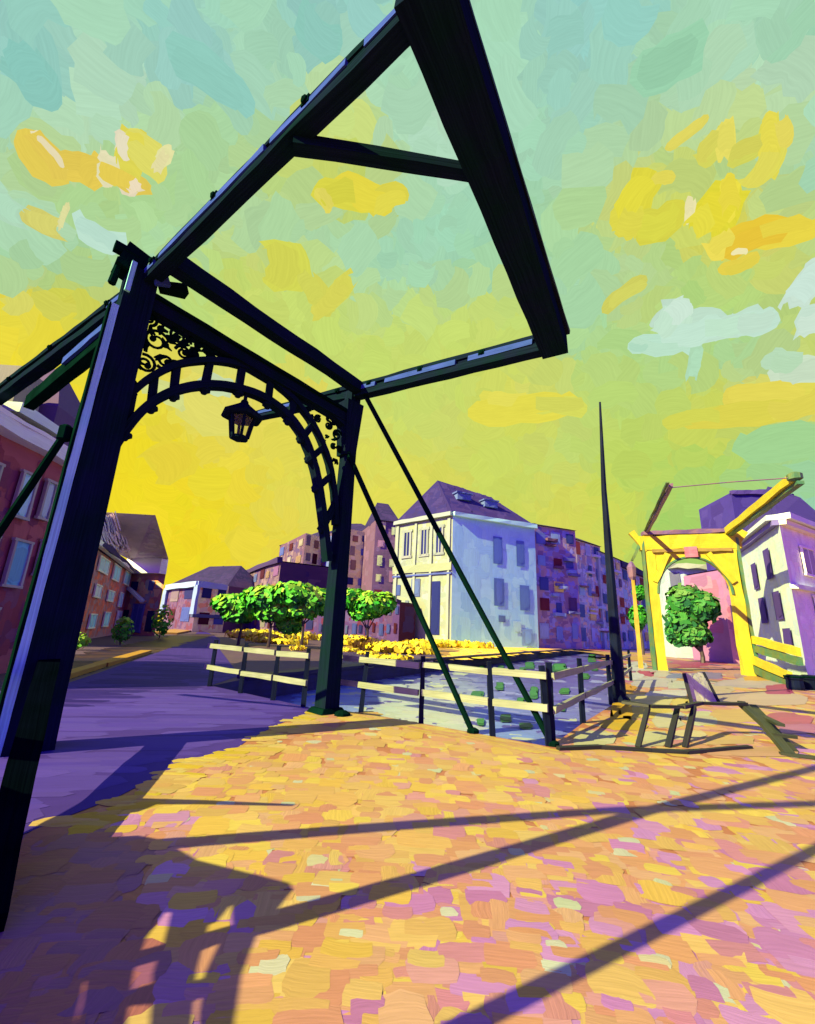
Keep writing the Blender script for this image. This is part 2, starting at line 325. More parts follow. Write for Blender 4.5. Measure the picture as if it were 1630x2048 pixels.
EXTRA = [(90, 315, 90, 40, .5, ORY), (150, 330, 80, 34, -.5, ORY), (185, 345, 60, 40, -.9, ORY), (255, 330, 60, 85, 0, YEL2), (290, 318, 80, 40, .2, (240, 222, 80)), (215, 330, 40, 50, 0, (246, 226, 190)), (250, 290, 50, 20, 1.3, (250, 226, 200)), (325, 320, 26, 44, .2, (248, 230, 170)), (265, 375, 30, 30, .6, (250, 222, 200)), (105, 300, 60, 14, .4, (250, 224, 190)), (240, 350, 44, 60, 1.4, ORY),
    (100, 445, 44, 50, 1.4, (228, 205, 80)), (125, 430, 12, 44, 0, (240, 225, 160)), (200, 465, 84, 34, 0, PALE), (15, 420, 50, 60, 1.5, (180, 220, 190)), (420, 160, 150, 50, -.05, (144, 202, 188)), (60, 140, 80, 60, -.9, (144, 202, 190)), (640, 60, 90, 50, .3, (146, 204, 188)),
    (690, 395, 110, 40, -.1, YEL), (730, 392, 110, 44, .1, (240, 218, 60)), (775, 405, 80, 30, -.4, (236, 215, 60)), (650, 398, 40, 18, .8, (236, 218, 80)),
    (1270, 400, 90, 50, -.8, (236, 220, 50)), (1310, 440, 90, 50, .2, (226, 214, 60)), (1255, 440, 60, 50, .4, (228, 214, 64)), (1430, 425, 80, 70, .9, (238, 220, 50)), (1405, 440, 60, 60, 1.2, (240, 222, 66)), (1460, 400, 40, 60, .2, (244, 222, 60)), (1380, 418, 20, 30, .2, (246, 232, 190)),
    (1370, 265, 70, 16, -.2, (236, 214, 80)), (1420, 290, 60, 34, -.5, (228, 215, 80)), (1455, 280, 36, 50, .2, (242, 222, 90)), (1540, 290, 40, 80, .1, YEL2), (1520, 330, 80, 34, -.7, (236, 218, 70)), (1490, 300, 60, 30, .1, (224, 214, 80)), (1560, 260, 30, 40, 0, (240, 216, 60)),
    (1510, 485, 110, 44, .1, ORY), (1560, 465, 110, 30, .3, (240, 216, 60)), (1440, 490, 50, 34, -.2, (246, 226, 90)), (1475, 503, 30, 12, .4, (250, 240, 200)), (1480, 530, 60, 20, .1, (238, 210, 70)), (1250, 592, 80, 24, -.3, (222, 212, 80)), (1325, 355, 40, 18, .3, (232, 214, 80)),
    (1340, 640, 70, 60, -.9, PALE), (1380, 665, 110, 50, .1, (200, 230, 226)), (1320, 690, 110, 28, .35, (190, 226, 218)), (1450, 650, 110, 36, .15, (198, 230, 222)), (1510, 645, 70, 40, .2, (204, 232, 228)), (1350, 625, 50, 40, 1.2, (210, 232, 232)), (1280, 695, 40, 16, .3, (180, 222, 212)), (1390, 725, 26, 60, .3, (176, 220, 200)),
    (1610, 580, 60, 70, .7, (206, 232, 236)), (1622, 645, 50, 44, .2, (206, 232, 232)), (1600, 745, 90, 44, .2, (196, 228, 218)), (1570, 725, 60, 34, .6, (178, 220, 200)), (1040, 815, 190, 40, .0, (230, 218, 76)), (1010, 800, 90, 30, .2, (232, 220, 90)), (1110, 810, 110, 30, .1, (216, 216, 90)),
    (1530, 790, 130, 40, .3, (232, 216, 80)), (1480, 830, 180, 40, .1, (224, 212, 74)), (1590, 810, 90, 44, .0, (230, 214, 80)), (1390, 840, 100, 26, .1, (216, 212, 84)), (1560, 880, 140, 44, .1, (158, 210, 150)), (560, 530, 90, 70, 1.5, (216, 212, 70)), (665, 590, 40, 90, .7, (222, 214, 80)), (625, 580, 44, 60, -.8, (216, 214, 84)),
    (1330, 120, 120, 60, .2, (150, 206, 170)), (420, 815, 120, 60, .4, (226, 220, 110)), (330, 790, 80, 30, .3, (205, 220, 150)), (430, 770, 60, 30, 0, (190, 222, 190)), (330, 930, 80, 70, .9, (232, 214, 70)), (290, 1060, 90, 60, .1, (240, 216, 44))]
for px, py, w, h, a, c in EXTRA:
    d = ray(px, py); K = 1 / FPX * (d.dot(CF)); order += 1
    for rep in range(2):
        sky_dab(sky, ray(px + RND.uniform(-5, 5), py + RND.uniform(-4, 4)), w * K * (1 - .2 * rep), h * K * (1 - .25 * rep), a + RND.uniform(-.1, .1), jit(tuple(x * .72 + y * .28 for x, y in zip(lin(c), skyf(px, py))), .04), order * 0.012 + 1 + rep * 2); order += 1
sky.build('sky', M_SKY, kind='structure')

# ---------------------------------------------------------------- ground, canal, road
def g2(px, py): p = at(px, py); return V((p.x, p.y, 0))
POST_R = V((-1.40, 9.16, 0)); POST_L = V((-4.60, 5.86, 0))
near = [V((-1.62, 9.42, 0)), V((-0.95, 9.22, 0)), g2(712, 1424), g2(842, 1447), g2(985, 1473), g2(1100, 1494), g2(1165, 1447), g2(1228, 1408), g2(1262, 1342), g2(1284, 1312), g2(1296, 1300)]
far = [g2(1290, 1293), g2(1150, 1299), g2(1000, 1310), g2(850, 1322), g2(650, 1342), g2(480, 1360), V((-4.9, 12.1, 0))]
canal = near + far
WZ = -0.62
outer = [V((-900, -300, 0)), V((900, -300, 0)), V((900, 1200, 0)), V((-900, 1200, 0))]
poly = outer + canal
gm = MB()
for tri in tessellate_polygon([outer, canal]):
    ps = [poly[i] for i in tri]
    if (ps[1] - ps[0]).cross(ps[2] - ps[0]).z < 0: ps.reverse()
    gm.face(ps, alb((88, 62, 104), 'shade'))
gm.build('ground', paint_mat('ground_paint', rough=0.8, color=((0.055, 0.026, 0.09), (0.08, 0.04, 0.08)), var=0.2), kind='structure')
wm = MB(); cw = 0
for i in range(len(canal)):
    a, b = canal[i], canal[(i + 1) % len(canal)]
    wm.face([a, b, b + V((0, 0, -1.6)), a + V((0, 0, -1.6))])
wm.build('canal_wall', paint_mat('quay_wall', color=((0.012, 0.010, 0.075), (0.02, 0.018, 0.12)), rough=0.7, var=0.6), kind='structure')


# water: still surface with flat strokes of reflected colour
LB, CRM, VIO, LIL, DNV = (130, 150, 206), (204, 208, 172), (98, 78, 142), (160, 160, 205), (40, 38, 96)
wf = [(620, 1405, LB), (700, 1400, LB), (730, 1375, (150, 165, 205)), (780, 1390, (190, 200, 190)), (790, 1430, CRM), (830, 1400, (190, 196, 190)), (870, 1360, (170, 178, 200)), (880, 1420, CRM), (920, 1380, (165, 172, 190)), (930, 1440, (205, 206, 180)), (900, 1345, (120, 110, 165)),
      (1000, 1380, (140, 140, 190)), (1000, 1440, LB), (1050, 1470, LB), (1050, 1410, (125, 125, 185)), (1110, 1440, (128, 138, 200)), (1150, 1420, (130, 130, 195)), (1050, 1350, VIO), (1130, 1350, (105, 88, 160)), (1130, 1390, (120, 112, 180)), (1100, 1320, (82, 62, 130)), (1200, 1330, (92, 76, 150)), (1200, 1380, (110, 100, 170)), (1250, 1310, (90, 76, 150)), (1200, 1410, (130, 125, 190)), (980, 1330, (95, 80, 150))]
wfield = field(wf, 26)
wa = MB()
xs = [p.x for p in canal]; ys = [p.y for p in canal]
wa.face([V((-8, 3, WZ)), V((110, 3, WZ)), V((110, 260, WZ)), V((-8, 260, WZ))], alb((112, 108, 170), 'half'))
WG = (1.8, 1.6, 1.1)
k = 0; tries = 0
while k < 2600 and tries < 60000:
    tries += 1
    px, py = RND.uniform(590, 1300), RND.uniform(1300, 1500)
    if RND.random() > ((py - 1290) / 200) ** 0.5 + .2: continue
    p = at(px, py, WZ)
    if not inside(V((p.x, p.y, 0)), canal): continue
    dist = p.length
    w = RND.uniform(.28, .6) * (0.55 + dist / 20); h = w * RND.uniform(.5, 1.0) * (0.7 + dist / 24)
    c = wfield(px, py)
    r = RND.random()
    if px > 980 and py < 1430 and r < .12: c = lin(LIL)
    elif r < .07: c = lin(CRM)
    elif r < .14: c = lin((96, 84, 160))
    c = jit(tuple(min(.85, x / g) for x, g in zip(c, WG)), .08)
    side = V((p.y, -p.x, 0)).normalized()
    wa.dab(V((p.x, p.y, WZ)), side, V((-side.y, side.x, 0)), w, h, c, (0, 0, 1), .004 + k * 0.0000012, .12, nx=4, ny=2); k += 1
wa.build('canal_water', M_WATER, kind='structure')

# plaza: brick paving of broad strokes, warm in the sun
plaza_edge = [near[0], g2(560, 1448), g2(500, 1478), g2(470, 1500), g2(430, 1512), g2(375, 1520), g2(300, 1562), g2(230, 1598), g2(120, 1640), g2(20, 1682), V((-3.2, 2.9, 0)), V((-6.5, -1.0, 0)), V((-7, -6, 0)), V((18, -6, 0)), V((60, 20, 0)), V((60, 90, 0)), g2(1310, 1306)]
plaza_poly = plaza_edge + list(reversed(near[1:-1]))
pl = MB()
PZ = 0.004
ptri = tessellate_polygon([plaza_poly])
for tri in ptri:
    ps = [V((plaza_poly[i].x, plaza_poly[i].y, PZ)) for i in tri]
    if (ps[1] - ps[0]).cross(ps[2] - ps[0]).z < 0: ps.reverse()
    pl.face(ps, alb((222, 140, 92)))
P_YEL = [(240, 194, 84), (238, 188, 100), (234, 182, 100), (242, 198, 108), (246, 208, 92)]
P_ORG = [(232, 164, 108), (236, 172, 116), (228, 156, 112), (236, 180, 124)]
P_SAL = [(224, 150, 130), (222, 144, 144), (230, 162, 142)]
P_PNK = [(212, 138, 180), (214, 144, 188), (206, 128, 164), (222, 152, 188)]
P_SHADOW = [(180, 106, 120), (170, 98, 120), (194, 116, 100), (164, 92, 128), (184, 104, 100)]      # darker plum strokes, shade put into the lower-left paving colour
P_CRM = [(228, 214, 150), (222, 218, 170), (214, 214, 160)]
pinkf = field([(100, 2048, (190, 190, 190)), (40, 1800, (190, 190, 190)), (250, 1850, (175, 175, 175)), (100, 1950, (190, 190, 190)), (300, 2040, (150, 150, 150)), (500, 1500, (0, 0, 0)), (800, 1500, (10, 10, 10)), (700, 1700, (40, 40, 40)), (1000, 1550, (60, 60, 60)), (1300, 1560, (90, 90, 90)), (1600, 1560, (130, 130, 130)), (500, 1900, (80, 80, 80)), (700, 1950, (120, 120, 120)), (900, 1800, (130, 130, 130)), (1100, 1700, (110, 110, 110)), (1200, 1900, (190, 190, 190)), (1500, 1750, (140, 140, 140)), (1500, 1980, (215, 215, 215)), (1000, 2000, (190, 190, 190)), (500, 1600, (10, 10, 10)), (1400, 1650, (110, 110, 110))], 170)  # pinker at lower left so the shadow there turns purple
def plaza_colour(px, py):
    if py < 1290 or px < -200 or px > 1850: px, py = min(1700, max(0, px)), max(1500, py)
    t = pinkf(px, py)[0] ** .5
    if px < 330 and py > 1625 + max(0, px - 60) * .25 and RND.random() < min(1, (330 - px) / 40): return RND.choice(P_SHADOW)
    r = RND.random()
    if r < .05: return RND.choice(P_CRM)
    r = RND.random() * 1.0 + (t - .45) * .95
    if r < .38: return RND.choice(P_YEL)
    if r < .72: return RND.choice(P_ORG)
    if r < .88: return RND.choice(P_SAL)
    return RND.choice(P_PNK)
n = 0; tries = 0; lifts = 0
while n < 8500 and tries < 120000:
    tries += 1
    R0 = 1.6 + 26 * RND.random() ** 1.7; az = math.radians(RND.uniform(-75, 62))
    p = V((math.sin(az) * R0, math.cos(az) * R0, 0))
    if not inside(p, plaza_poly): continue
    px, py = proj(p)
    if (px > 1200 and py < 1500 and px < 1900): pass
    w = RND.uniform(.15, .36) * (0.70 + R0 / 14); h = RND.uniform(.5, .95) * w * (1.05 + R0 / 26)
    ang = math.atan2(p.x, p.y) * -.35 + RND.uniform(-.14, .14)
    if RND.random() < .12: ang += 1.57
    ax = V((math.cos(ang), math.sin(ang), 0)); ay = V((-ax.y, ax.x, 0))
    mg = max(w, h) * .45
    if not all(inside(p + o, plaza_poly) for o in (ax * mg, ax * -mg, ay * mg, ay * -mg)): continue
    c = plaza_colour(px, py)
    if c in P_CRM: w, h = w * .5, h * .5
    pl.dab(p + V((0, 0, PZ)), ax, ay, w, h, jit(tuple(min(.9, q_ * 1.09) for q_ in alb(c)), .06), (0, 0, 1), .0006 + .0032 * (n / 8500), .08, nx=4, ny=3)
    n += 1
# the yellow rim strokes along the quay and the road, pressed out of the brush
for a, b in zip(plaza_edge[:8], plaza_edge[1:9]):
    L = (b - a).length
    for q in range(int(L / .06)):
        p = a.lerp(b, RND.random()); inw = V((.62, -.4, 0)) * RND.uniform(.05, .5)
        ang = RND.uniform(-.2, .5); ax = V((math.cos(ang), math.sin(ang), 0))
        pl.dab(p + inw + V((0, 0, PZ)), ax, V((-ax.y, ax.x, 0)), RND.uniform(.2, .55), RND.uniform(.09, .22), jit(alb(RND.choice(P_YEL + [(242, 204, 60), (240, 206, 110)])), .08), (0, 0, 1), .0042 + q * .00001, .2)
for a, b in zip(near[1:5], near[2:6]):
    for q in range(70):
        p = a.lerp(b, RND.random()); d = (b - a).normalized(); inw = V((d.y, -d.x, 0)) * RND.uniform(.14, .5)
        pl.dab(p + inw + V((0, 0, PZ)), d, V((-d.y, d.x, 0)), RND.uniform(.3, .7), RND.uniform(.10, .2), jit(alb(RND.choice(P_YEL + P_ORG[:1])), .08), (0, 0, 1), .0042 + q * .00001, .14)
# large pale slabs round the bench, and the mixed colours of the street running to the yellow bridge
SL = [(1290, 1400, 120, 24, (236, 214, 140)), (1300, 1425, 100, 22, (238, 205, 90)), (1200, 1478, 90, 34, (224, 214, 150)), (1250, 1450, 90, 22, (240, 196, 60)), (1330, 1440, 80, 34, (226, 216, 160)), (1310, 1477, 80, 32, (222, 212, 150)), (1410, 1435, 70, 30, (226, 216, 150)), (1380, 1470, 70, 20, (240, 214, 150)), (1450, 1480, 110, 18, (236, 190, 120)), (1480, 1430, 110, 26, (228, 190, 110)), (1320, 1365, 110, 22, (206, 196, 176)), (1300, 1345, 90, 18, (208, 200, 170)), (1370, 1368, 60, 18, (212, 206, 170)),
      (1540, 1395, 190, 26, (222, 190, 150)), (1500, 1365, 130, 20, (206, 184, 168)), (1580, 1440, 110, 26, (208, 110, 120)), (1560, 1378, 80, 24, (192, 76, 116)), (1240, 1425, 60, 50, (242, 190, 50)), (1430, 1380, 80, 20, (226, 200, 150)), (1590, 1460, 90, 20, (214, 130, 150)), (1500, 1505, 190, 20, (232, 176, 120)), (1370, 1405, 60, 30, (236, 206, 110)), (1580, 1345, 70, 18, (236, 180, 90)), (1400, 1390, 60, 22, (230, 150, 90)), (1250, 1378, 60, 20, (232, 166, 60)), (1340, 1388, 90, 16, (226, 216, 190)),
      (1380, 1328, 90, 14, (190, 76, 110)), (1430, 1322, 70, 14, (186, 80, 112)), (1350, 1310, 60, 9, (226, 140, 90)), (1410, 1305, 60, 8, (224, 140, 100)), (1330, 1330, 60, 12, (200, 120, 100)), (1440, 1340, 60, 14, (224, 150, 130)), (1390, 1296, 50, 7, (200, 110, 150)), (1440, 1300, 50, 8, (206, 120, 140)), (1350, 1300, 40, 6, (230, 180, 90)), (1480, 1345, 60, 14, (220, 160, 130)), (1270, 1330, 50, 16, (220, 214, 190)), (1295, 1345, 40, 14, (196, 70, 110)), (1275, 1352, 40, 14, (222, 218, 196)), (1500, 1350, 90, 12, (190, 150, 150)), (1420, 1350, 60, 12, (150, 130, 160)), (1350, 1352, 40, 10, (140, 140, 170)), (1530, 1355, 80, 14, (234, 176, 80))]
for i, (px, py, w, h, c) in enumerate(SL):
    for rep in range(3):
        qx, qy = px + RND.uniform(-.18, .18) * w, py + RND.uniform(-.14, .14) * h
        p = at(qx, qy); a = at(qx - w / 2, qy); b = at(qx + w / 2, qy); d1 = at(qx, qy + h / 2); d2 = at(qx, qy - h / 2)
        ax = (b - a).normalized(); W = (b - a).length * (.95 - .1 * rep); HH = (d2 - d1).length * (.95 - .15 * rep)
        pl.dab(V((p.x, p.y, PZ)), ax, (d2 - d1).normalized(), W, HH, jit(alb(c), .07), (0, 0, 1), .0062 + .0008 * rep + i * .00006, .08, nx=5, ny=3)
for k in range(420):
    px, py = RND.uniform(1255, 1630), 1292 + 75 * RND.random() ** .8
    p = at(px, py)
    if not inside(V((p.x, p.y, 0)), plaza_poly): continue
    R0 = p.length; c = RND.choice([(196, 80, 112), (224, 140, 96), (216, 150, 130), (206, 120, 150), (120, 90, 140), (232, 180, 90), (218, 206, 170), (140, 120, 110), (90, 96, 130), (226, 160, 110)])
    pl.dab(V((p.x, p.y, PZ)), V((1, 0, 0)), V((0, 1, 0)), R0 * RND.uniform(.02, .05), R0 * R0 * RND.uniform(.004, .010), jit(alb(c), .1), (0, 0, 1), .0052 + k * 0.000002, .12)
pl.build('plaza_pavement', M_DAB, kind='structure')

# road over the bridge
rd = MB(); RZ = 0.008
road_edge = [V((-1.62, 9.42, 0)), V((-4.9, 12.1, 0)), g2(480, 1352), g2(440, 1300), g2(440, 1278), g2(418, 1266), g2(400, 1262), g2(330, 1300), g2(200, 1345), g2(108, 1376), V((-9, 9, 0)), V((-9, 3, 0)), V((-5, 1.2, 0))] + [plaza_edge[i] for i in (9, 8, 7, 6, 5, 4, 3, 2, 1)]
for tri in tessellate_polygon([road_edge]):
    ps = [V((road_edge[i].x, road_edge[i].y, RZ)) for i in tri]
    if (ps[1] - ps[0]).cross(ps[2] - ps[0]).z < 0: ps.reverse()
    rd.face(ps, alb((90, 64, 150)))
for k in range(1500):
    R0 = 2.5 + 22 * RND.random(); az = math.radians(RND.uniform(-75, -4)); p = V((math.sin(az) * R0, math.cos(az) * R0, 0))
    px, py = proj(p)
    w = RND.uniform(.8, 2.0); h = w * RND.uniform(.12, .25); ang = -.32 + RND.uniform(-.08, .08) + .5
    ax = V((math.cos(ang), math.sin(ang), 0)); m = w * .5
    if not (inside(p + ax * m, road_edge) and inside(p - ax * m, road_edge) and inside(p + V((0, h, 0)), road_edge) and inside(p - V((0, h, 0)), road_edge)): continue
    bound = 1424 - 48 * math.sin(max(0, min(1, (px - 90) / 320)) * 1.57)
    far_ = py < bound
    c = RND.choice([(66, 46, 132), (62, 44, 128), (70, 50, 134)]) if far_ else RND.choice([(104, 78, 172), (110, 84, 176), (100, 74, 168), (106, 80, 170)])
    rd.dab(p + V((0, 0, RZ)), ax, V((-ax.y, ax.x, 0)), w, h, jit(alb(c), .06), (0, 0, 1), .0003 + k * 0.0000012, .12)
rd.build('road', paint_mat('road_paint', rough=0.7, bump=0.12, var=0.16, dist=0.005, spec=.05), kind='structure')
# kerb with a sunlit edge in front of the brick houses, dark pavement behind
kb = MB(); ka, kc, ke = g2(100, 1366), g2(200, 1334), g2(292, 1306)
kb.beam(ka + V((0, 0, .07)), kc + V((0, 0, .07)), .35, .13, c=alb((230, 170, 70), 'half')); kb.beam(kc + V((0, 0, .07)), ke + V((0, 0, .07)), .45, .13, c=alb((226, 160, 60), 'half'))
kb.beam(g2(325, 1268) + V((0, 0, .1)), g2(400, 1256) + V((0, 0, .1)), 3, .2, c=alb((226, 160, 80), 'half'))
kb.build('kerb', M_DAB, kind='structure')
pv = MB()
for k in range(260):
    px = RND.uniform(95, 400); top = 1330 - (px - 100) * .19; bot = 1362 - (px - 100) * .30; py = RND.uniform(min(top, bot) - 4, max(top, bot) - 4)
    p = at(px, max(1256, py)); R0 = p.length
    pv.dab(V((p.x, p.y, .012)), V((.6, .8, 0)), V((-.8, .6, 0)), R0 * .07, R0 * .05, jit(alb(RND.choice([(70, 44, 58), (84, 50, 62), (60, 40, 70), (96, 60, 60)])), .1), (0, 0, 1), k * .00002)
pv.build('side_pavement', M_DAB, kind='structure')
# far quay: orange strip in front of the pale mansion
fq = MB()
for k in range(500):
    px = RND.uniform(690, 1280)
    edge = 1342 - (px - 650) * .1 if px < 850 else 1322 - (px - 850) * .075
    py = RND.uniform(1283, edge - 3) if px < 1060 else RND.uniform(1283, edge - 2)
    p = at(px, py); R0 = p.length
    c = RND.choice([(222, 160, 60), (226, 166, 70), (220, 156, 80), (232, 180, 50)]) if px < 1080 else RND.choice([(180, 140, 110), (140, 110, 110), (190, 146, 90)])
    if px < 860 and py > 1300: c = RND.choice([(86, 60, 110), (98, 66, 116), (80, 58, 120)])
    q = V((p.x, p.y, 0))
    if inside(q, canal) or R0 > 130: continue
    fq.dab(q + V((0, 0, .006)), V((1, 0, 0)), V((0, 1, 0)), min(R0 * .05, 3), min(R0 * R0 * .006, 6), jit(alb(c, (.62, .62, .9) if px > 900 else 'sun'), .08), (0, 0, 1), k * .00002, .1)  # colour lightened on the right to offset the mansion's cast shadow
fq.build('quay_pavement', M_DAB, kind='structure')
# slim dark kerb stones along the far quay edge
qk = MB()
fe = [g2(480, 1360), g2(650, 1342), g2(850, 1322), g2(1000, 1310), g2(1150, 1299)]
for a, b in zip(fe, fe[1:]): qk.beam(a + V((0, .25, .05)), b + V((0, .25, .05)), .5, .12, c=lin((34, 28, 78)), j=.02, n=6)
qk.build('quay_kerb', M_DAB, kind='structure')
# ================================================================ the drawbridge in the foreground
HP = 6.9
U = (POST_R - POST_L); LU = U.length; U.normalize(); Nn = V((-U.y, U.x, 0))       # along the portal, and towards the canal
Z = V((0, 0, 1))
def pp(u, z, off=0.0): return POST_L + U * u + Z * z + Nn * off
br = thing('drawbridge', 'large dark iron drawbridge portal with a balance frame raised over the brick plaza', 'drawbridge', POST_L)
# posts: the left one flares towards its foot
def post(base, w0, w1, top, parent, side=None, flare=None):
    m = MB(); ks = [(0, w0 * 1.04), (.5, w0), (3.0, (w0 + w1) / 2), (5.2, w1), (top, w1 * 1.02)]; rings = []
    for h, w in ks:
        rings.append([base + U * (sx * w / 2) + Nn * (sy * w / 2) + Z * h for sx, sy in ((-1, -1), (1, -1), (1, 1), (-1, 1))])
    m.ring_tube(rings, vs=1.0)
    o = m.build('post', M_STEEL, parent)
    return o
POST_LC = POST_L + U * .10
pL = post(POST_LC, .48, .41, HP + .1, br)
pR = post(POST_R, .33, .26, HP + .05, br)
m = MB()          # pale strip painted as the highlight down the left post's outer edge
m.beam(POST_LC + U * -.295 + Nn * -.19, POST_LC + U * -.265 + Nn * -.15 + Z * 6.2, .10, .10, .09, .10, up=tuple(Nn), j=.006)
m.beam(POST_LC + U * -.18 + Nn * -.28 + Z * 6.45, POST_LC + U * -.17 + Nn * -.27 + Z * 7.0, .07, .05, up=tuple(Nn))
m.build('lit_web_strip', M_PERS, pL)
m = MB(); m.beam(POST_LC + U * -.36 + Nn * -.14, POST_LC + U * -.325 + Nn * -.10 + Z * 6.2, .03, .20, up=tuple(Nn), j=.006)
m.build('flange', M_STEELG, pL)
# footing of each post
m = MB(); m.beam(POST_R + Z * 0, POST_R + Z * .10, .60, .52, .44, .40, up=tuple(Nn), n=2); m.lathe(POST_R + V((.34, -.26, 0)), [(0, .16), (.05, .15), (.09, .08), (.1, 0)], n=9)
m.build('foot_plate', M_STEELG, pR)
# raking strut that props the left post on the plaza side
m = MB(); m.beam(POST_LC + V((.10, -.10, 1.0)), at(-42, 1880), .22, .18, .18, .22, j=.005); m.build('raking_strut', paint_mat('shaded_iron', rough=.8, var=.5, color=((.0006, .0018, .0035), (.001, .0022, .006)), spec=0.0), br)
# portal beam and arch
m = MB(); m.beam(pp(.1, 6.60), pp(LU - .1, 6.20), .26, .28, j=.010); m.build('portal_beam', M_STEEL, br)
m = MB()
for q in (-.15,): m.beam(pp(.2, 6.70, q), pp(LU - .1, 6.30, q), .08, .06, j=.006)
m.build('flange', M_STEELG, br)
def cat(pts, k=6):
    out = []
    for i in range(len(pts) - 1):
        a = pts[max(0, i - 1)]; b = pts[i]; c = pts[i + 1]; d = pts[min(len(pts) - 1, i + 2)]
        for q in range(k):
            t = q / k; out.append(tuple(0.5 * ((2 * b[e]) + (-a[e] + c[e]) * t + (2 * a[e] - 5 * b[e] + 4 * c[e] - d[e]) * t * t + (-a[e] + 3 * b[e] - 3 * c[e] + d[e]) * t ** 3) for e in range(len(b))))
    out.append(pts[-1]); return out
outer_arc = cat([(.16, 4.35), (.27, 4.81), (.52, 5.33), (.95, 5.83), (1.6, 6.2), (2.3, 6.30), (3.0, 6.12), (3.6, 5.72), (4.05, 5.1), (4.30, 4.4), (4.42, 3.7)])
inner_arc = cat([(.10, 3.2), (.28, 4.1), (.56, 4.83), (.98, 5.34), (1.58, 5.70), (2.32, 5.84), (2.95, 5.70), (3.4, 5.36), (3.76, 4.76), (4.02, 4.0), (4.30, 2.9)])
def arcbar(pts, w, h, name):
    m = MB(); rings = []
    for i, (u, z) in enumerate(pts):
        a = pts[max(0, i - 1)]; b = pts[min(len(pts) - 1, i + 1)]; d = V((b[0] - a[0], b[1] - a[1])).normalized(); nx_, nz_ = -d.y, d.x
        rings.append([pp(u + sx * nx_ * h / 2, z + sx * nz_ * h / 2, sy * w / 2 + RND.uniform(-.006, .006)) for sx, sy in ((-1, -1), (1, -1), (1, 1), (-1, 1))])
    m.ring_tube(rings); return m.build(name, M_STEEL, br)
arcbar(outer_arc, .16, .10, 'arch_ring'); arcbar(inner_arc, .20, .13, 'arch_ring')
for k in range(12):
    i = int((k + .7) / 12.4 * (len(outer_arc) - 1)); a, b = outer_arc[i], inner_arc[i]
    m = MB(); d = V((b[0] - a[0], b[1] - a[1])); L = d.length; d.normalize()
    m.beam(pp(*a), pp(b[0] + d.x * .1, b[1] + d.y * .1), .12, .10, up=tuple(Nn), j=.006)
    q = pp(b[0] + d.x * .09, b[1] + d.y * .09); ax = (pp(*b) - pp(*a)).normalized()
    m.lathe(q - ax * .05, [(0, .05), (.02, .105), (.07, .105), (.10, .06), (.13, .045), (.15, 0)], axis=ax, n=8)
    q = pp(a[0], a[1]); m.lathe(q - ax * .03, [(0, .05), (.03, .08), (.07, .05)], axis=ax, n=8)
    m.build('arch_rung', M_STEEL, br)
# cast scrollwork in the two spandrels
def scroll(m, u, z, r, a0, turns=1.4, dirn=1, th=.028):
    pts = []
    for i in range(22):
        t = i / 21; rr = r * (1 - .72 * t); a = a0 + dirn * t * turns * 6.2832; pts.append(pp(u + rr * math.cos(a), z + rr * math.sin(a)))
    m.rod(pts, th, th * .7, n=6); m.lathe(pts[-1] - Nn * .04, [(0, .02), (.02, .05), (.06, .05), (.08, .02)], axis=Nn, n=8)
def leafy(m, u, z, r):
    for q in range(3):
        a = RND.uniform(0, 6.28); m.beam(pp(u, z), pp(u + r * math.cos(a), z + r * math.sin(a)), .05, .07, .02, .02, j=.01, n=2)
    m.lathe(pp(u, z) - Nn * .05, [(0, .02), (.03, r * .42), (.07, r * .42), (.1, .02)], axis=Nn, n=8)
m = MB()
for u, z, r, a, d in ((.50, 6.02, .20, .4, 1), (.42, 5.55, .16, 2.0, -1), (.80, 6.28, .15, 1.0, 1), (.92, 6.02, .13, 3.0, -1), (1.18, 6.28, .12, .2, 1), (.30, 5.15, .10, 1.2, 1), (.68, 5.72, .15, 4.0, 1), (1.42, 6.34, .09, 1.5, -1), (.34, 6.35, .12, 5, 1), (1.1, 6.1, .09, 2, 1), (1.62, 6.36, .07, 1.5, -1)): scroll(m, u, z, r, a, 1.4, d)
for _ in range(30):
    u = RND.uniform(.25, 1.85); i = min(range(len(outer_arc)), key=lambda q: abs(outer_arc[q][0] - u)); lo = outer_arc[i][1] + .06; hi = 6.45 - .1 * u
    if hi > lo: leafy(m, u, RND.uniform(lo, hi), RND.uniform(.07, .13))
m.build('scrollwork', M_STEELG, br)
m = MB()
for u, z, r, a, d in ((4.25, 5.72, .13, .4, 1), (4.0, 5.86, .11, 2.0, -1), (3.72, 5.90, .09, 1.0, 1), (4.35, 5.40, .09, 3.0, -1), (4.18, 5.42, .07, 1, 1), (3.45, 6.0, .06, 0, 1)): scroll(m, u, z, r, a, 1.3, d)
for _ in range(14):
    u = RND.uniform(3.0, 4.35); i = min(range(len(outer_arc)), key=lambda q: abs(outer_arc[q][0] - u)); lo = outer_arc[i][1] + .05; hi = 6.02
    if hi > lo: leafy(m, u, RND.uniform(lo, hi), RND.uniform(.05, .10))
m.build('scrollwork', M_STEELG, br)
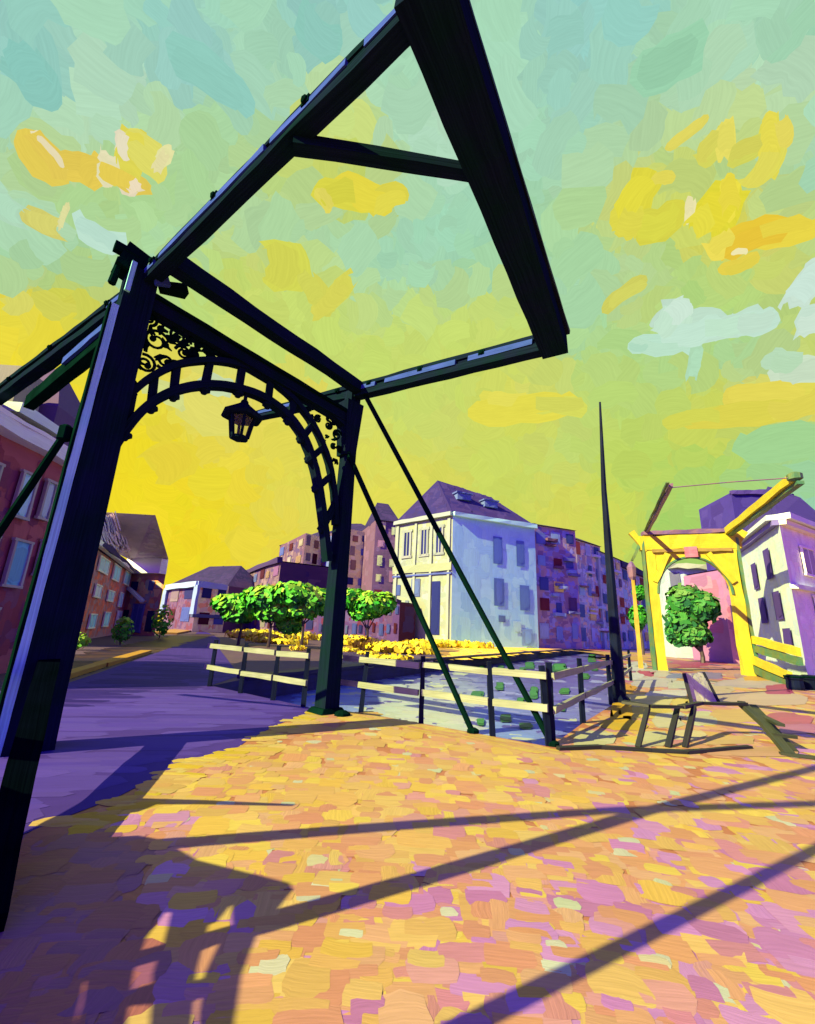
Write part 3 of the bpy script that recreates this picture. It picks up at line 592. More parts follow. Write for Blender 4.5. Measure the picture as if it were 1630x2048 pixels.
# bracket head on each post
m = MB(); m.beam(pp(LU - .05, 5.3), pp(LU - .05, 6.6), .30, .30, .46, .42, up=tuple(Nn)); m.beam(pp(LU - .12, 6.05), pp(LU - .75, 6.25), .26, .26, .16, .14); m.build('bracket_head', M_STEEL, br)
m = MB(); m.beam(pp(-.12, 6.9), pp(-.02, 7.35), .34, .36, up=tuple(Nn)); m.beam(pp(.35, 6.86, -.2), pp(.72, 7.02, -.2), .16, .14, .2, .16, j=.01); m.rod([pp(-.35, 7.22, -.1), pp(-.02, 7.22, -.1)], .10, n=8); m.rod([pp(-.26, 6.6, -.05), pp(-.22, 7.1, -.05)], .055, n=6)
m.build('bracket_head', M_STEELG, br)
m = MB(); m.beam(pp(.22, 6.83, -.34), pp(.42, 6.93, -.34), .08, .16); m.build('lit_web_strip', M_PERI, br.children[-1])
# balance frame
EL_, ER_ = at(896, -36, 6.93), at(1106, 684, 6.50)
def tx(p0, p1, val, ax=0):                  # where along a member it passes a given sight line
    lo, hi = 0.0, 1.0
    for _ in range(40):
        mid = (lo + hi) / 2
        if (proj(p0.lerp(p1, mid))[ax] < val) == (proj(p0)[ax] < proj(p1)[ax]): lo = mid
        else: hi = mid
    return p0.lerp(p1, lo)
PL_, PR_ = at(292, 566, 6.98), V((-1.39, 9.16, 6.93))
AZ = V((.809, -.588, 0))
def arm(p0, p1, w, h0, h1, web_rng, sidev, name='balance_arm', woff=0.06):
    d = (p1 - p0).normalized(); L = (p1 - p0).length; y = d.cross(Z).cross(d).normalized() if False else (d.cross(Z)).cross(d)
    y = Z - d * d.z; y.normalize(); x = d.cross(y)
    if x.dot(sidev) < 0: x = -x
    m = MB(); n = int(L / .5); rings_t, rings_b, rings_w = [], [], []
    def prof(a0, a1, ww, j):                       # a strip of the section from a0 to a1 of the height
        R_ = []
        for i in range(n + 1):
            t = i / n; h = h0 + (h1 - h0) * t; q = p0.lerp(p1, t)
            R_.append([q + x * (sx * ww / 2 + RND.uniform(-j, j)) + y * (h * (a + RND.uniform(-.02, .02))) for sx, a in ((-1, a0), (1, a0), (1, a1), (-1, a1))])
        return R_
    m.ring_tube(prof(.22, .5, w, .008)); m.ring_tube(prof(-.5, -.06, w, .010)); m.ring_tube(prof(-.1, .26, w * .62, 0))
    o = m.build(name, M_STEEL, br)
    m = MB(); hs = []
    for a, b in web_rng:
        q0, q1 = p0.lerp(p1, a), p0.lerp(p1, b); hh = (h0 + (h1 - h0) * (a + b) / 2)
        m.beam(q0 + x * (w * .31 + woff / 2) + y * hh * .08, q1 + x * (w * .31 + woff / 2) + y * hh * .08, woff, hh * .33, j=.007, off=(0, 0), up=tuple(Z))
    m.build('lit_web_strip', M_PERI, o)
    for t in (.12, .42, .72):
        m = MB(); q = p0.lerp(p1, t); m.beam(q - d * .06 + x * w * .5 + y * h0 * .25, q + d * .06 + x * w * .5 + y * h0 * .25, .06, .10)
        m.lathe(q + x * w * .5 + y * h0 * .25, [(0, .05), (.05, .045), (.07, 0)], axis=x, n=7); m.build('bolt_plate', M_STEELG, o)
    return o
SW = V((-.6, -.8, 0))
arm(PL_ - AZ * .25, EL_, .20, .30, .27, [(.0, .13), (.16, .60), (.62, .82), (.86, .99)], SW)
arm(PR_, ER_, .22, .33, .34, [(.04, .16), (.22, .60), (.66, .93)], SW)
BL = at(-30, 812, 7.15); BL2 = at(60, 806, 6.3)
arm(PL_ - Z * .14, BL, .24, .30, .42, [(.02, .12)], SW)
m = MB(); a0 = PL_ - Z * .62; m.beam(a0, BL2, .22, .30, .2, .3, j=.01); o = m.build('stay_beam', M_STEELG, br)
m = MB(); q0, q1 = a0.lerp(BL2, .02), a0.lerp(BL2, .55); m.beam(q0 + V((-.05, -.13, .10)), q1 + V((-.05, -.13, .12)), .06, .14, j=.006); m.build('lit_web_strip', M_PERI, o)
m = MB(); m.beam(BL + V((-.2, .2, -.9)), BL + V((.35, -.25, -.5)), .3, .5, j=.01); m.build('stay_block', M_STEEL, br)
BR = at(515, 832, 7.25)
arm(PR_, BR, .24, .34, .20, [(.25, .5), (.55, .95)], SW)
# counterweight beam, diagonal tie, pivot beam
EC_ = tx(PL_, EL_, 862); dE = (ER_ - EC_).normalized()
m = MB(); m.beam(EC_ - dE * .16, ER_ + dE * .14, .52, .38, .42, .38, j=.010); o = m.build('counterweight_beam', M_STEEL, br)
m = MB(); m.beam(EC_ - dE * .1 + V((.19, -.12, .17)), ER_ + dE * .12 + V((.19, -.13, .18)), .08, .07, j=.006); m.build('edge_cap', M_NAVY, o)
m = MB(); TL = tx(PL_, EL_, 592) - Z * .17; TR = tx(EC_, ER_, 352, 1); m.beam(TL, TR, .15, .14, .14, .13, j=.008); m.build('tie_beam', M_STEEL, br)
m = MB(); m.beam(PL_.lerp(EL_, .13) + V((0, 0, .04)), PR_.lerp(ER_, .05) + V((0, 0, .04)), .27, .26, .24, .24, j=.010); m.build('pivot_beam', M_STEEL, br)
# stay rods
R1, R2 = g2(1106, 1492), g2(946, 1466)
m = MB(); m.rod([PR_ + V((.28, -.2, -.12)), R1], .055, .05, n=7); m.build('stay_rod', M_STEELG, br)
m = MB(); q = V((-1.38, 9.0, 5.35)); m.rod([q, R2], .06, .05, n=7); m.build('stay_rod', M_STEELG, br)
m = MB(); q = POST_L + V((-.25, -.2, 4.05)); e = V(at(-40, 1122, 2.55)); m.lathe(q - Z * .1, [(0, .05), (.02, .09), (.2, .09), (.24, .04)], n=7); m.rod([q, e], .05, .075, n=7); m.build('stay_rod', M_STEELG, br)
for q in (R1, R2):
    m = MB(); m.lathe(q, [(0, .10), (.05, .10), (.08, .05)], n=8); m.build('rod_shoe', M_STEELG, br)

# lantern hanging from the arch
LT = pp(2.10, 5.80); ln = thing('lantern', 'black iron lantern with pale glass hanging under the crown of the arch', 'lantern', LT - Z * .9)
m = MB(); m.rod([LT, LT - Z * .22], .035, n=7); m.lathe(LT - Z * .24, [(0, .05), (.03, .075), (.07, .05)], n=8); m.build('hanger', M_STEEL, ln)
m = MB(); m.lathe(LT - Z * .50, [(-.04, .36), (.0, .40), (.03, .36), (.14, .22), (.22, .12), (.27, .07), (.30, .0)], n=6, rot=.3); m.build('roof_cap', M_STEEL, ln)
m = MB(); m.lathe(LT - Z * .93, [(0, .135), (.40, .215)], n=6, rot=.3); m.build('glass', M_GLASS, ln)
m = MB()
for k in range(6):
    a = .3 + k * 1.0472; x_, y_ = LT.orthogonal().normalized(), None
    ax = Z.orthogonal().normalized(); ay = Z.cross(ax)
    dd = ax * math.cos(a) + ay * math.sin(a); m.beam(LT - Z * .94 + dd * .15, LT - Z * .52 + dd * .225, .045, .05)
m.lathe(LT - Z * .98, [(0, .09), (.02, .165), (.07, .165), (.08, .1)], n=6, rot=.3); m.build('frame', M_STEEL, ln)

# ================================================================ fences
def fence(name, label, feet, zt=1.08, rails=(.96, .52), lean=None, endx=(.2, .2), pw=.09, toph=None):
    f = thing(name, label, 'fence', V(feet[0]))
    for i, p in enumerate(feet):
        m = MB(); ll = (lean or {}).get(i, (0, 0)); h = zt if not toph else toph[i]
        m.beam(V(p) - Z * .04, V(p) + V((ll[0], ll[1], h)), pw, pw, pw * .85, pw * .85, up=(0, 1, 0), j=.006, n=4); m.build('post', M_NAVY, f)
    for z in rails:
        for i in range(len(feet) - 1):
            a, b = V(feet[i]), V(feet[i + 1]); d = (b - a).normalized(); s = V((d.y, -d.x, 0)) * (.06 if V((d.y, -d.x, 0)).dot(CC - a) > 0 else -.06)
            a2 = a - d * (endx[0] if i == 0 else -.04); b2 = b + d * (endx[1] if i == len(feet) - 2 else -.04)
            m = MB(); m.beam(a2 + s + Z * z, b2 + s + Z * (z + RND.uniform(-.02, .02)), .05, .105, j=.009)
            m.build('rail', M_RAIL, f)
    return f
fence('bridge_railing', 'two cream rails on dark posts along the bridge road left of the right-hand portal post', [V((-1.95, 9.62, 0)), V((-2.75, 10.25, 0)), V((-3.75, 11.05, 0)), V((-4.86, 11.95, 0))], zt=1.15, rails=(1.0, .47), endx=(.1, .25))
cf = [g2(712, 1424) + V((.1, -.05, 0)), g2(842, 1446), g2(985, 1472), g2(1098, 1492)]
fence('quay_fence', 'white-railed fence with leaning navy posts between plaza and canal, beside the stay rods', cf, zt=1.15, rails=(1.0, .52), lean={0: (.06, 0), 2: (-.05, 0), 3: (-.06, .03)}, endx=(.80, .02))
fence('quay_fence', 'short run of white-railed fence turning away along the canal towards the tall mast', [g2(1104, 1490), g2(1166, 1446), g2(1222, 1406), g2(1262, 1362)], zt=1.2, rails=(1.0, .50), endx=(.02, .1))

# tall mast
mb_ = at(1240, 1404); m = MB(); ms = thing('mast', 'slender navy mast standing on the quay corner left of the yellow bridge', 'mast', mb_)
m.rod([mb_, mb_ + V((.06, .1, 3)), mb_ + V((.12, .2, 6)), mb_ + V((.22, .2, 9.0))], .17, .03, n=10); m.build('pole', M_NAVY, ms)
m = MB(); m.lathe(mb_, [(0, .26), (.1, .25), (.16, .19)], n=10); m.build('foot', M_NAVY, ms)

# ================================================================ yellow drawbridge
YL, YR = V((14.9, 26.2, 0)), V((18.9, 24.9, 0)); yu = (YR - YL).normalized(); yn = V((-yu.y, yu.x, 0)); YH = 7.9
yb = thing('drawbridge', 'yellow painted wooden drawbridge with round arch and long arms over the pink street at right', 'drawbridge', YL)
def yp(u, z, o=0): return YL + yu * u + Z * z + yn * o
YW = (YR - YL).length
for b, u0 in ((YL, 0), (YR, YW)):
    m = MB(); m.beam(b, b + Z * YH, .54, .5, .50, .46, up=tuple(yn), j=.03, n=10); o = m.build('post', M_YEL, yb)
    m = MB(); s = -1 if u0 == 0 else 1; m.beam(b + yu * s * .38 - yn * .1, b + yu * s * .36 - yn * .1 + Z * (YH - .3), .14, .4, up=tuple(yn), j=.025, n=8); m.build('post_edge', M_YGRN, o)
m = MB(); m.beam(yp(-.5, 7.35), yp(YW + .55, 7.42), .6, .85, j=.04, n=10); m.build('portal_beam', M_YEL, yb)
m = MB(); m.beam(yp(-.3, 7.98), yp(YW + .2, 8.05), .66, .24, j=.03, n=8); m.build('pivot_beam', M_YPUR, yb)
m = MB(); m.beam(yp(.1, 6.85, -.32), yp(YW, 6.9, -.32), .08, .18, j=.02, n=8); m.build('moulding', paint_mat('olive_edge', color=((.25, .17, .04), (.32, .22, .05))), yb)
m = MB(); pa = [(YW / 2 + (YW / 2 - .22) * math.cos(a), 4.35 + 2.15 * math.sin(a)) for a in [math.pi * i / 16 for i in range(17)]]
for i in range(16):
    (u1, z1), (u2, z2) = pa[i], pa[i + 1]
    for o in (-.2, .2):
        ps = [yp(u1, z1, o), yp(u1, 7.0, o), yp(u2, 7.0, o), yp(u2, z2, o)]; m.face(ps, uvs=[(0, 0), (0, .5), (.3, .5), (.3, 0)])
    m.face([yp(u1, z1, -.2), yp(u1, z1, .2), yp(u2, z2, .2), yp(u2, z2, -.2)])
m.build('arch_panel', M_YEL, yb)
m = MB(); m.rod([yp(u, z - .03, -.24) for u, z in pa], .075, n=6); m.build('arch_edge', M_YGRN, yb)
m = MB(); m.beam(yp(YW / 2 - .3, 6.75, -.36), yp(YW / 2 + .35, 6.77, -.36), .12, .62); m.build('keystone', M_PINK, yb)
m = MB(); m.beam(yp(.1, 5.0, -.25), yp(.9, 6.7, -.25), .2, .3, j=.02, n=4); m.build('knee_brace', M_YEL, yb); m = MB(); m.beam(yp(YW - .1, 5.0, -.25), yp(YW - 1.2, 6.7, -.25), .2, .3, j=.02, n=4); m.build('knee_brace', M_YEL, yb)
m = MB(); m.beam(yp(-.9, 8.1, -.1), yp(-.15, 6.9, -.1), .3, .34, j=.03, n=4); m.build('corbel', M_YEL, yb)
m = MB(); m.beam(yp(-1.0, 6.3, -.1), yp(-.5, 7.3, -.1), .2, .16, j=.02, n=4); m.build('corbel_edge', M_YGRN, yb)
m = MB(); m.beam(yp(YW + .1, 7.0, -.1), yp(YW + .8, 8.0, -.1), .3, .4, j=.03, n=4); m.build('corbel', M_YEL, yb)
TL_, TR_ = V((10.63, 16.62, 7.72)), V((14.52, 15.31, 7.76))
for b, tip, ma, mbt, w in ((yp(0, 8.1), TL_, M_YPUR, M_YGRN, .16), (yp(YW, 8.0), TR_, M_YEL, M_YGRN, .34)):
    m = MB(); m.beam(b, tip, w, w * 1.1, w * .85, w * .9, j=.02, n=10); o = m.build('balance_arm', ma, yb)
    m = MB(); dd = (tip - b).normalized(); s = V((.1, 0, -w * .72)) if ma is M_YEL else V((-.15, 0, .05))
    m.beam(b + s, tip + dd * .2 + s, w * .7, w * .38, j=.02, n=10); m.build('arm_edge', mbt, o)
m = MB(); m.lathe(TR_ - Z * .15, [(0, .1), (.08, .24), (.28, .24), (.36, .1)], n=8); m.build('arm_cap', M_YGRN, yb)
m = MB(); m.rod([TL_ + V((0, 0, -.1)), TL_.lerp(TR_, .5) + V((0, 0, -.02)), TR_], .022, n=5); m.build('cable', M_YPUR, yb)
m = MB(); b = yp(-.95, 0, .6); m.beam(b, b + Z * 5.3, .22, .22, .16, .16, up=tuple(yn), j=.02, n=6); m.build('side_post', paint_mat('ochre_post', color=((.42, .28, .03), (.5, .34, .04))), yb)
m = MB(); m.lathe(b + Z * 5.2, [(0, .1), (.2, .22), (.8, .28), (1.1, .12), (1.2, 0)], n=7); m.build('lamp_head', M_YPUR, yb)
# yellow railing right of it
yr = thing('railing', 'pair of thick yellow rails with green undersides running right from the yellow bridge', 'railing', V((19.8, 24.6, 0)))
for (x0, y0, x1, y1, z) in ((1500, 1277, 1598, 1304, 0), (1502, 1318, 1580, 1352, 0)):
    d0, d1 = 27.0, 21.0
    a = CC + ray(x0, y0) * (d0 / ray(x0, y0).y * .93); b = CC + ray(x1, y1) * (d1 / ray(x1, y1).y * .93)
    m = MB(); m.beam(a, b, .2, .42, .18, .34, j=.025, n=6); o = m.build('rail', M_YEL, yr)
    m = MB(); m.beam(a - Z * .48, b - Z * .40, .16, .40, .16, .32, j=.025, n=6); m.build('rail_edge', M_YGRN, o)
m = MB()
for x0, y0 in ((1530, 1350), (1590, 1372)):
    b = at(x0, y0); m.beam(b, b + Z * 1.8, .14, .14, j=.01)
m.build('post', M_YGRN, yr)
# squat dark bollards at the right margin
for i, (px, lab) in enumerate(((1592, 'left one of two squat navy bollards below the yellow rails'), (1622, 'right one of two squat navy bollards, cut by the picture edge'))):
    b = at(px, 1380); bo = thing('bollard', lab, 'bollard', b, 'squat bollards at the right edge')
    m = MB(); m.lathe(b, [(0, .27), (.1, .29), (.36, .27), (.42, .31), (.5, .31), (.56, .2), (.57, 0)], n=10); m.build('body', M_NAVY, bo)
    m = MB(); m.lathe(b + Z * .46, [(0, .32), (.03, .335), (.06, .32)], n=10); m.build('collar', M_STEELG, bo)

# ================================================================ buildings
def wallq(a, b, z0, z1): return [V((a.x, a.y, z0)), V((b.x, b.y, z0)), V((b.x, b.y, z1)), V((a.x, a.y, z1))]
def on(a, b, u): return a.lerp(b, u)
def outn(a, b):
    n = V(((b - a).y, -(b - a).x, 0)).normalized()
    return n if n.dot(CC - a) > 0 else -n
def window(par, a, b, u0, u1, z0, z1, col, frame=None, g='vshade', proud=.10, lean=0.0, ft=.12, name='window'):
    a, b = V((a.x, a.y, 0)), V((b.x, b.y, 0)); n = outn(a, b); p0, p1 = on(a, b, u0), on(a, b, u1); d = (p1 - p0).normalized()
    if g in ('vshade', 'vsun'): g = wall_gain(n)
    m = MB(); c = lin(col) if g is None else alb(col, g)
    q = [p0 + n * proud + Z * z0, p1 + n * proud + Z * z0, p1 + n * proud + Z * z1, p0 + n * proud + Z * z1]
    m.face(q, c, [(0, 0), (0, .5), (1.2, .5), (1.2, 0)])
    W = (p1 - p0).length; H_ = z1 - z0
    for k in range(2): m.dab(q[0].lerp(q[2], .5) + n * .01, Z, d, H_ * RND.uniform(.8, .98), W * RND.uniform(.5, .95), jit(c, .15), n, .006 * (k + 1), .1)
    o = m.build(name, M_FAR, par)
    if frame:
        m = MB(); fc = alb(frame, g)
        for A_, B_ in ((q[0], q[1]), (q[3], q[2])): m.beam(A_ + n * .01 - d * ft, B_ + n * .01 + d * ft, .10, ft, c=jit(fc, .1), j=ft * .1, n=2)
        for A_, B_ in ((q[0], q[3]), (q[1], q[2])): m.beam(A_ + n * .012, B_ + n * .012, ft, .10, up=tuple(n), c=jit(fc, .1), j=ft * .1, n=2)
        if W > .7: m.beam(q[0].lerp(q[1], .5) + n * .014, q[3].lerp(q[2], .5) + n * .014, ft * .5, .06, up=tuple(n), c=jit(fc, .1))
        m.build('frame', M_FAR, o)
    return o
def walls(par, corners, H, cfs, size, dens=2.0, z0=0.0, vert=.35):
    m = MB()
    for (a, b), cfn in zip(zip(corners, corners[1:]), cfs):
        a, b = V((a.x, a.y, 0)), V((b.x, b.y, 0)); q = wallq(a, b, z0, H)
        m.cover(q, cfn, size, dens, .006, vert)
    return m
def pal(cols, g, a=.1):
    L = [alb(c, g) for c in cols]
    return lambda u, v: jit(RND.choice(L), a)
def mix2(colsA, colsB, g, along='v', a=.08):
    A = [alb(c, g) for c in colsA]; B = [alb(c, g) for c in colsB]
    return lambda u, v: jit(RND.choice(B if RND.random() < (v if along == 'v' else u) else A), a)
def roofm(par, quads, cfn, size, name='roof', dens=2.0):
    m = MB(); cols_ = cfn
    for q in quads:
        if isinstance(cols_, (list, tuple)):
            nn_ = (q[1] - q[0]).cross(q[2] - q[0]); nn_ = nn_ if nn_.z > 0 else -nn_; cfn = pal(cols_, wall_gain(nn_), .07)
        m.cover(q, cfn, size, dens, .012, .2)
    return m.build(name, M_FAR, par)

# --- pale mansion (lit front, blue shadow side)
H = 17.0; ZS = 17 / 14; A = at(792, 1046, H); B = at(906, 1026, H); C_ = at(1069, 1052, H); D = A + C_ - B
mn = thing('mansion', 'cream canal mansion with blue shaded side wall and purple hipped roof', 'building', V((B.x, B.y, 0)))
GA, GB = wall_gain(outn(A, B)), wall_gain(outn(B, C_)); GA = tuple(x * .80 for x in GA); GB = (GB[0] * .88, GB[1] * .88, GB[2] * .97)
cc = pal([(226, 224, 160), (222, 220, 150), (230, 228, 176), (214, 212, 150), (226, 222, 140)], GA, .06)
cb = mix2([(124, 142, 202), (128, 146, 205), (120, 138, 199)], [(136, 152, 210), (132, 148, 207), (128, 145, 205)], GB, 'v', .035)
A0, B0, C0, D0 = [V((p.x, p.y, 0)) for p in (A, B, C_, D)]
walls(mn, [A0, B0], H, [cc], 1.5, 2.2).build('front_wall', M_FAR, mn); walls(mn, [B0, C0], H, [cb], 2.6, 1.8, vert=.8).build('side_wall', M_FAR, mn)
walls(mn, [C0, D0, A0], H, [cb, cb], 3.0, .4).build('rear_wall', M_FAR, mn)
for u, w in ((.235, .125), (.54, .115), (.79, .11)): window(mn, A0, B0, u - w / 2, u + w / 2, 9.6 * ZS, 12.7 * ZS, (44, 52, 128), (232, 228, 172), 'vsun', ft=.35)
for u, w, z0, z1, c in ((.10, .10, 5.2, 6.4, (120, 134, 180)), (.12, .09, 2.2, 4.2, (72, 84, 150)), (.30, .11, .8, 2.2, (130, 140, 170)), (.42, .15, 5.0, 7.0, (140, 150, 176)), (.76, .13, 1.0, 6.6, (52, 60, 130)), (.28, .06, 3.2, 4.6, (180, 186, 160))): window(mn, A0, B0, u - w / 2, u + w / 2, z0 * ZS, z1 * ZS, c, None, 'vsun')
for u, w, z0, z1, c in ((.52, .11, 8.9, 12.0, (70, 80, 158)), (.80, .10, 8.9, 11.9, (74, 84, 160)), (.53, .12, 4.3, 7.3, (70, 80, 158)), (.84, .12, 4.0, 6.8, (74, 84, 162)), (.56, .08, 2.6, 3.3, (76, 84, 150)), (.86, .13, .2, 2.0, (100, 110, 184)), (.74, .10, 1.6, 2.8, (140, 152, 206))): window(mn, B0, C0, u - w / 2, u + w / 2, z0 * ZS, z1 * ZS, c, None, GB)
m = MB()
e = .5
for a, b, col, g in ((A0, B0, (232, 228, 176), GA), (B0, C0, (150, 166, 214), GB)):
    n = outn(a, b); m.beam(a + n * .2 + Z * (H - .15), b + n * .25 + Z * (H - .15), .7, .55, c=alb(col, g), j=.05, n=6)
    if a is A0:
        m.beam(a + n * .1 + Z * 8.1 * ZS, b + n * .1 + Z * 8.1 * ZS, .3, 1.0, c=alb((226, 222, 140), g), j=.05, n=5); m.beam(a + n * .1 + Z * 7.35 * ZS, b + n * .1 + Z * 7.4 * ZS, .3, .22, c=alb((120, 130, 180), g), j=.03, n=5)
        for u in (.06, .39, .665, .95): m.beam(on(a, b, u) + n * .1 + Z * .2, on(a, b, u) + n * .1 + Z * 13.5 * ZS, .4, .22, up=tuple(n), c=alb((230, 226, 164), g), j=.04, n=6)
m.build('cornice', M_FAR, mn)
RH = 6.2; ra = A.lerp(B, .5).lerp(D.lerp(C_, .5), .16) + Z * RH * .98; rb = A.lerp(B, .5).lerp(D.lerp(C_, .5), .84) + Z * RH * .8
ov = 1.02; ctr = (A + C_) / 2; E_ = [ctr + (p - ctr) * ov for p in (A, B, C_, D)]
cr = [(92, 66, 128), (84, 58, 122), (98, 72, 134), (76, 56, 128)]
roofm(mn, [[E_[1], E_[2], rb, ra], [E_[2], E_[3], rb], [E_[3], E_[0], ra, rb], [E_[0], E_[1], ra]], cr, 1.8)
for t, s in ((.25, .55), (.62, .5)):
    base = E_[1].lerp(E_[2], t).lerp(ra.lerp(rb, t), s); m = MB(); d = (E_[2] - E_[1]).normalized(); n = outn(B0, C0)
    m.beam(base - d * 1.1 + n * .3, base + d * 1.1 + n * .3, 1.2, .9, c=alb((146, 164, 205), (2.6, 2.2, 1.4)), j=.06, n=3); m.beam(base - d * 1.3 + n * .3 + Z * .55, base + d * 1.3 + n * .3 + Z * .55, 1.5, .2, c=alb((130, 142, 196), (2.6, 2.2, 1.4)), j=.04); m.build('dormer', M_FAR, mn)

# --- generic terraced blocks: mottled façades with countable windows
WIN_L = [(232, 176, 106), (236, 200, 140), (228, 160, 96), (240, 210, 160), (226, 170, 110), (206, 130, 160), (130, 140, 200), (150, 156, 190), (120, 30, 40), (110, 28, 46), (90, 90, 130), (214, 190, 140), (60, 60, 110)]
WIN_R = [(232, 184, 110), (150, 60, 60), (60, 64, 130), (52, 56, 118), (110, 116, 180), (120, 128, 190), (100, 30, 50), (110, 34, 48), (226, 186, 110), (70, 70, 140), (90, 90, 160), (140, 140, 190), (84, 52, 100)]
def block(name, label, tops, H, wall_cols, wins, depth=9, rows=4, cols=5, roof=None, g='vshade', roofcols=((84, 60, 110), (92, 66, 116), (74, 56, 104)), wsize=1.6, group=None, jw=.5, balc=0, rh=1.6, cat='building', inset=.1, frame=None, miss=.12):
    P = [at(px, py, H) for px, py in tops]; G0 = [V((p.x, p.y, 0)) for p in P]
    t_ = thing(name, label, cat, G0[0], group)
    n = -outn(G0[0], G0[-1]); g = tuple(x * .62 for x in wall_gain(-n)); back = [G0[-1] + n * depth, G0[0] + n * depth]
    g = wall_gain(outn(G0[0], G0[-1]))
    walls(t_, G0, H, [pal(wall_cols, tuple(x * .62 for x in wall_gain(outn(a_, b_)))) for a_, b_ in zip(G0, G0[1:])], wsize, 2.2).build('wall', M_FAR, t_)
    walls(t_, [G0[-1]] + back + [G0[0]], H, [pal(wall_cols, g)] * 3, wsize * 1.6, .6).build('wall', M_FAR, t_)
    L = (G0[-1] - G0[0]).length
    for i in range(len(G0) - 1):
        a, b = G0[i], G0[i + 1]
        for r in range(rows):
            for c in range(cols):
                if RND.random() < miss: continue
                u = (c + .5 + RND.uniform(-.12, .12)) / cols; w = RND.uniform(.34, .68) / cols; z = H * (r + .42 + RND.uniform(-.1, .1)) / (rows + .15); h = H / rows * RND.uniform(.4, .66)
                window(t_, a, b, u - w / 2, u + w / 2, max(.1, z), min(H - .2, z + h), RND.choice(wins), frame, g, ft=.1 if frame else .1)
        for k in range(balc):
            u = RND.uniform(.1, .8); z = H * RND.uniform(.15, .9); m = MB(); nn = outn(a, b)
            m.beam(on(a, b, u) + nn * .3 + Z * z, on(a, b, min(1, u + RND.uniform(.12, .26))) + nn * .3 + Z * z, .6, RND.uniform(.25, .5), c=alb(RND.choice([(130, 136, 190), (100, 60, 90), (150, 150, 196), (96, 84, 150)]), g), j=.05, n=2); m.build('balcony', M_FAR, t_)
    a, b = P[0], P[-1]; c_, d_ = V((back[0].x, back[0].y, H)), V((back[1].x, back[1].y, H)); cf_ = pal(roofcols, (1.9, 1.7, 1.2))
    if roof == 'flat' or roof is None:
        m = MB(); m.cover([a + Z * rh * .2, b + Z * rh * .2, c_ + Z * rh * .2, d_ + Z * rh * .2], cf_, 2.5, 1.0)
        nn = outn(G0[0], G0[-1]); m.beam(a + nn * .2 + Z * rh * .4, b + nn * .2 + Z * rh * .4, .8, rh, c=cf_(0, 0), j=.12, n=6); m.build('roof', M_FAR, t_)
    else:
        s0, s1 = roof
        ra_ = a.lerp(d_, .5).lerp(b.lerp(c_, .5), s0) + Z * rh; rb_ = a.lerp(d_, .5).lerp(b.lerp(c_, .5), s1) + Z * rh
        nn = outn(G0[0], G0[-1]) * .35
        roofm(t_, [[a + nn, b + nn, rb_, ra_], [b + nn, c_, rb_], [c_, d_, ra_, rb_], [d_, a + nn, ra_]], list(roofcols), 1.6)
    return t_, G0, P
WL = [(150, 108, 104), (138, 92, 100), (166, 122, 106), (116, 82, 108), (182, 140, 116)]
WR = [(108, 92, 146), (116, 100, 152), (96, 78, 130), (136, 100, 120), (112, 78, 110)]
# left background terraces, from left to right
block('apartment_block', 'low brown terrace beyond the bridge road, left of the gabled block behind green trees', [(462, 1160), (508, 1142), (562, 1124)], 11, WL, WIN_L, rows=4, cols=4, roof=None, rh=.8, wsize=1.4, miss=.05)
block('apartment_block', 'tall mottled brown block with pointed purple gable roof behind the green trees', [(560, 1092), (612, 1066), (656, 1078)], 17, WL, WIN_L, rows=6, cols=3, roof=(.45, .6), rh=3.2, wsize=1.5, miss=.05)
block('apartment_block', 'brown block with orange lit windows just right of the dark portal post', [(640, 1072), (700, 1058), (772, 1072)], 17.5, WL, WIN_L, rows=7, cols=4, roof=(.3, .5), rh=3.4, wsize=1.5, miss=.05)
block('apartment_block', 'narrow purple roofed house wedged against the left side of the cream mansion', [(752, 1040), (800, 1046)], 18, [(110, 70, 100), (120, 80, 110), (100, 64, 92)], [(226, 196, 150), (206, 130, 160), (130, 30, 60), (230, 214, 160)], rows=7, cols=2, roof=(.3, .8), rh=4.2, wsize=1.3)
# right background: a stepped row going down to the yellow bridge
block('apartment_block', 'tall blue purple flats joined to the right side of the cream mansion', [(1068, 1050), (1150, 1062)], 17.6, WR, WIN_R, rows=5, cols=3, balc=12, roof=(.2, .7), rh=1.6, wsize=1.3, miss=.15)
block('apartment_block', 'second blue purple flats with orange top windows, left of the mast', [(1146, 1078), (1200, 1094)], 17.0, WR, WIN_R, rows=5, cols=3, balc=10, roof=(.3, .6), rh=2.4, wsize=1.3, miss=.2)
block('apartment_block', 'lower purple flats directly behind the tall mast', [(1196, 1102), (1242, 1122)], 16.0, WR, WIN_R, rows=5, cols=3, balc=3, roof=(.4, .6), rh=2.2, wsize=1.3, miss=.02)
block('apartment_block', 'lowest purple flats with yellow dabs, just left of the yellow bridge', [(1238, 1132), (1304, 1162)], 15.0, WR, WIN_R + [(232, 196, 110)], rows=4, cols=4, balc=3, roof=None, rh=1.2, wsize=1.3, miss=.02)

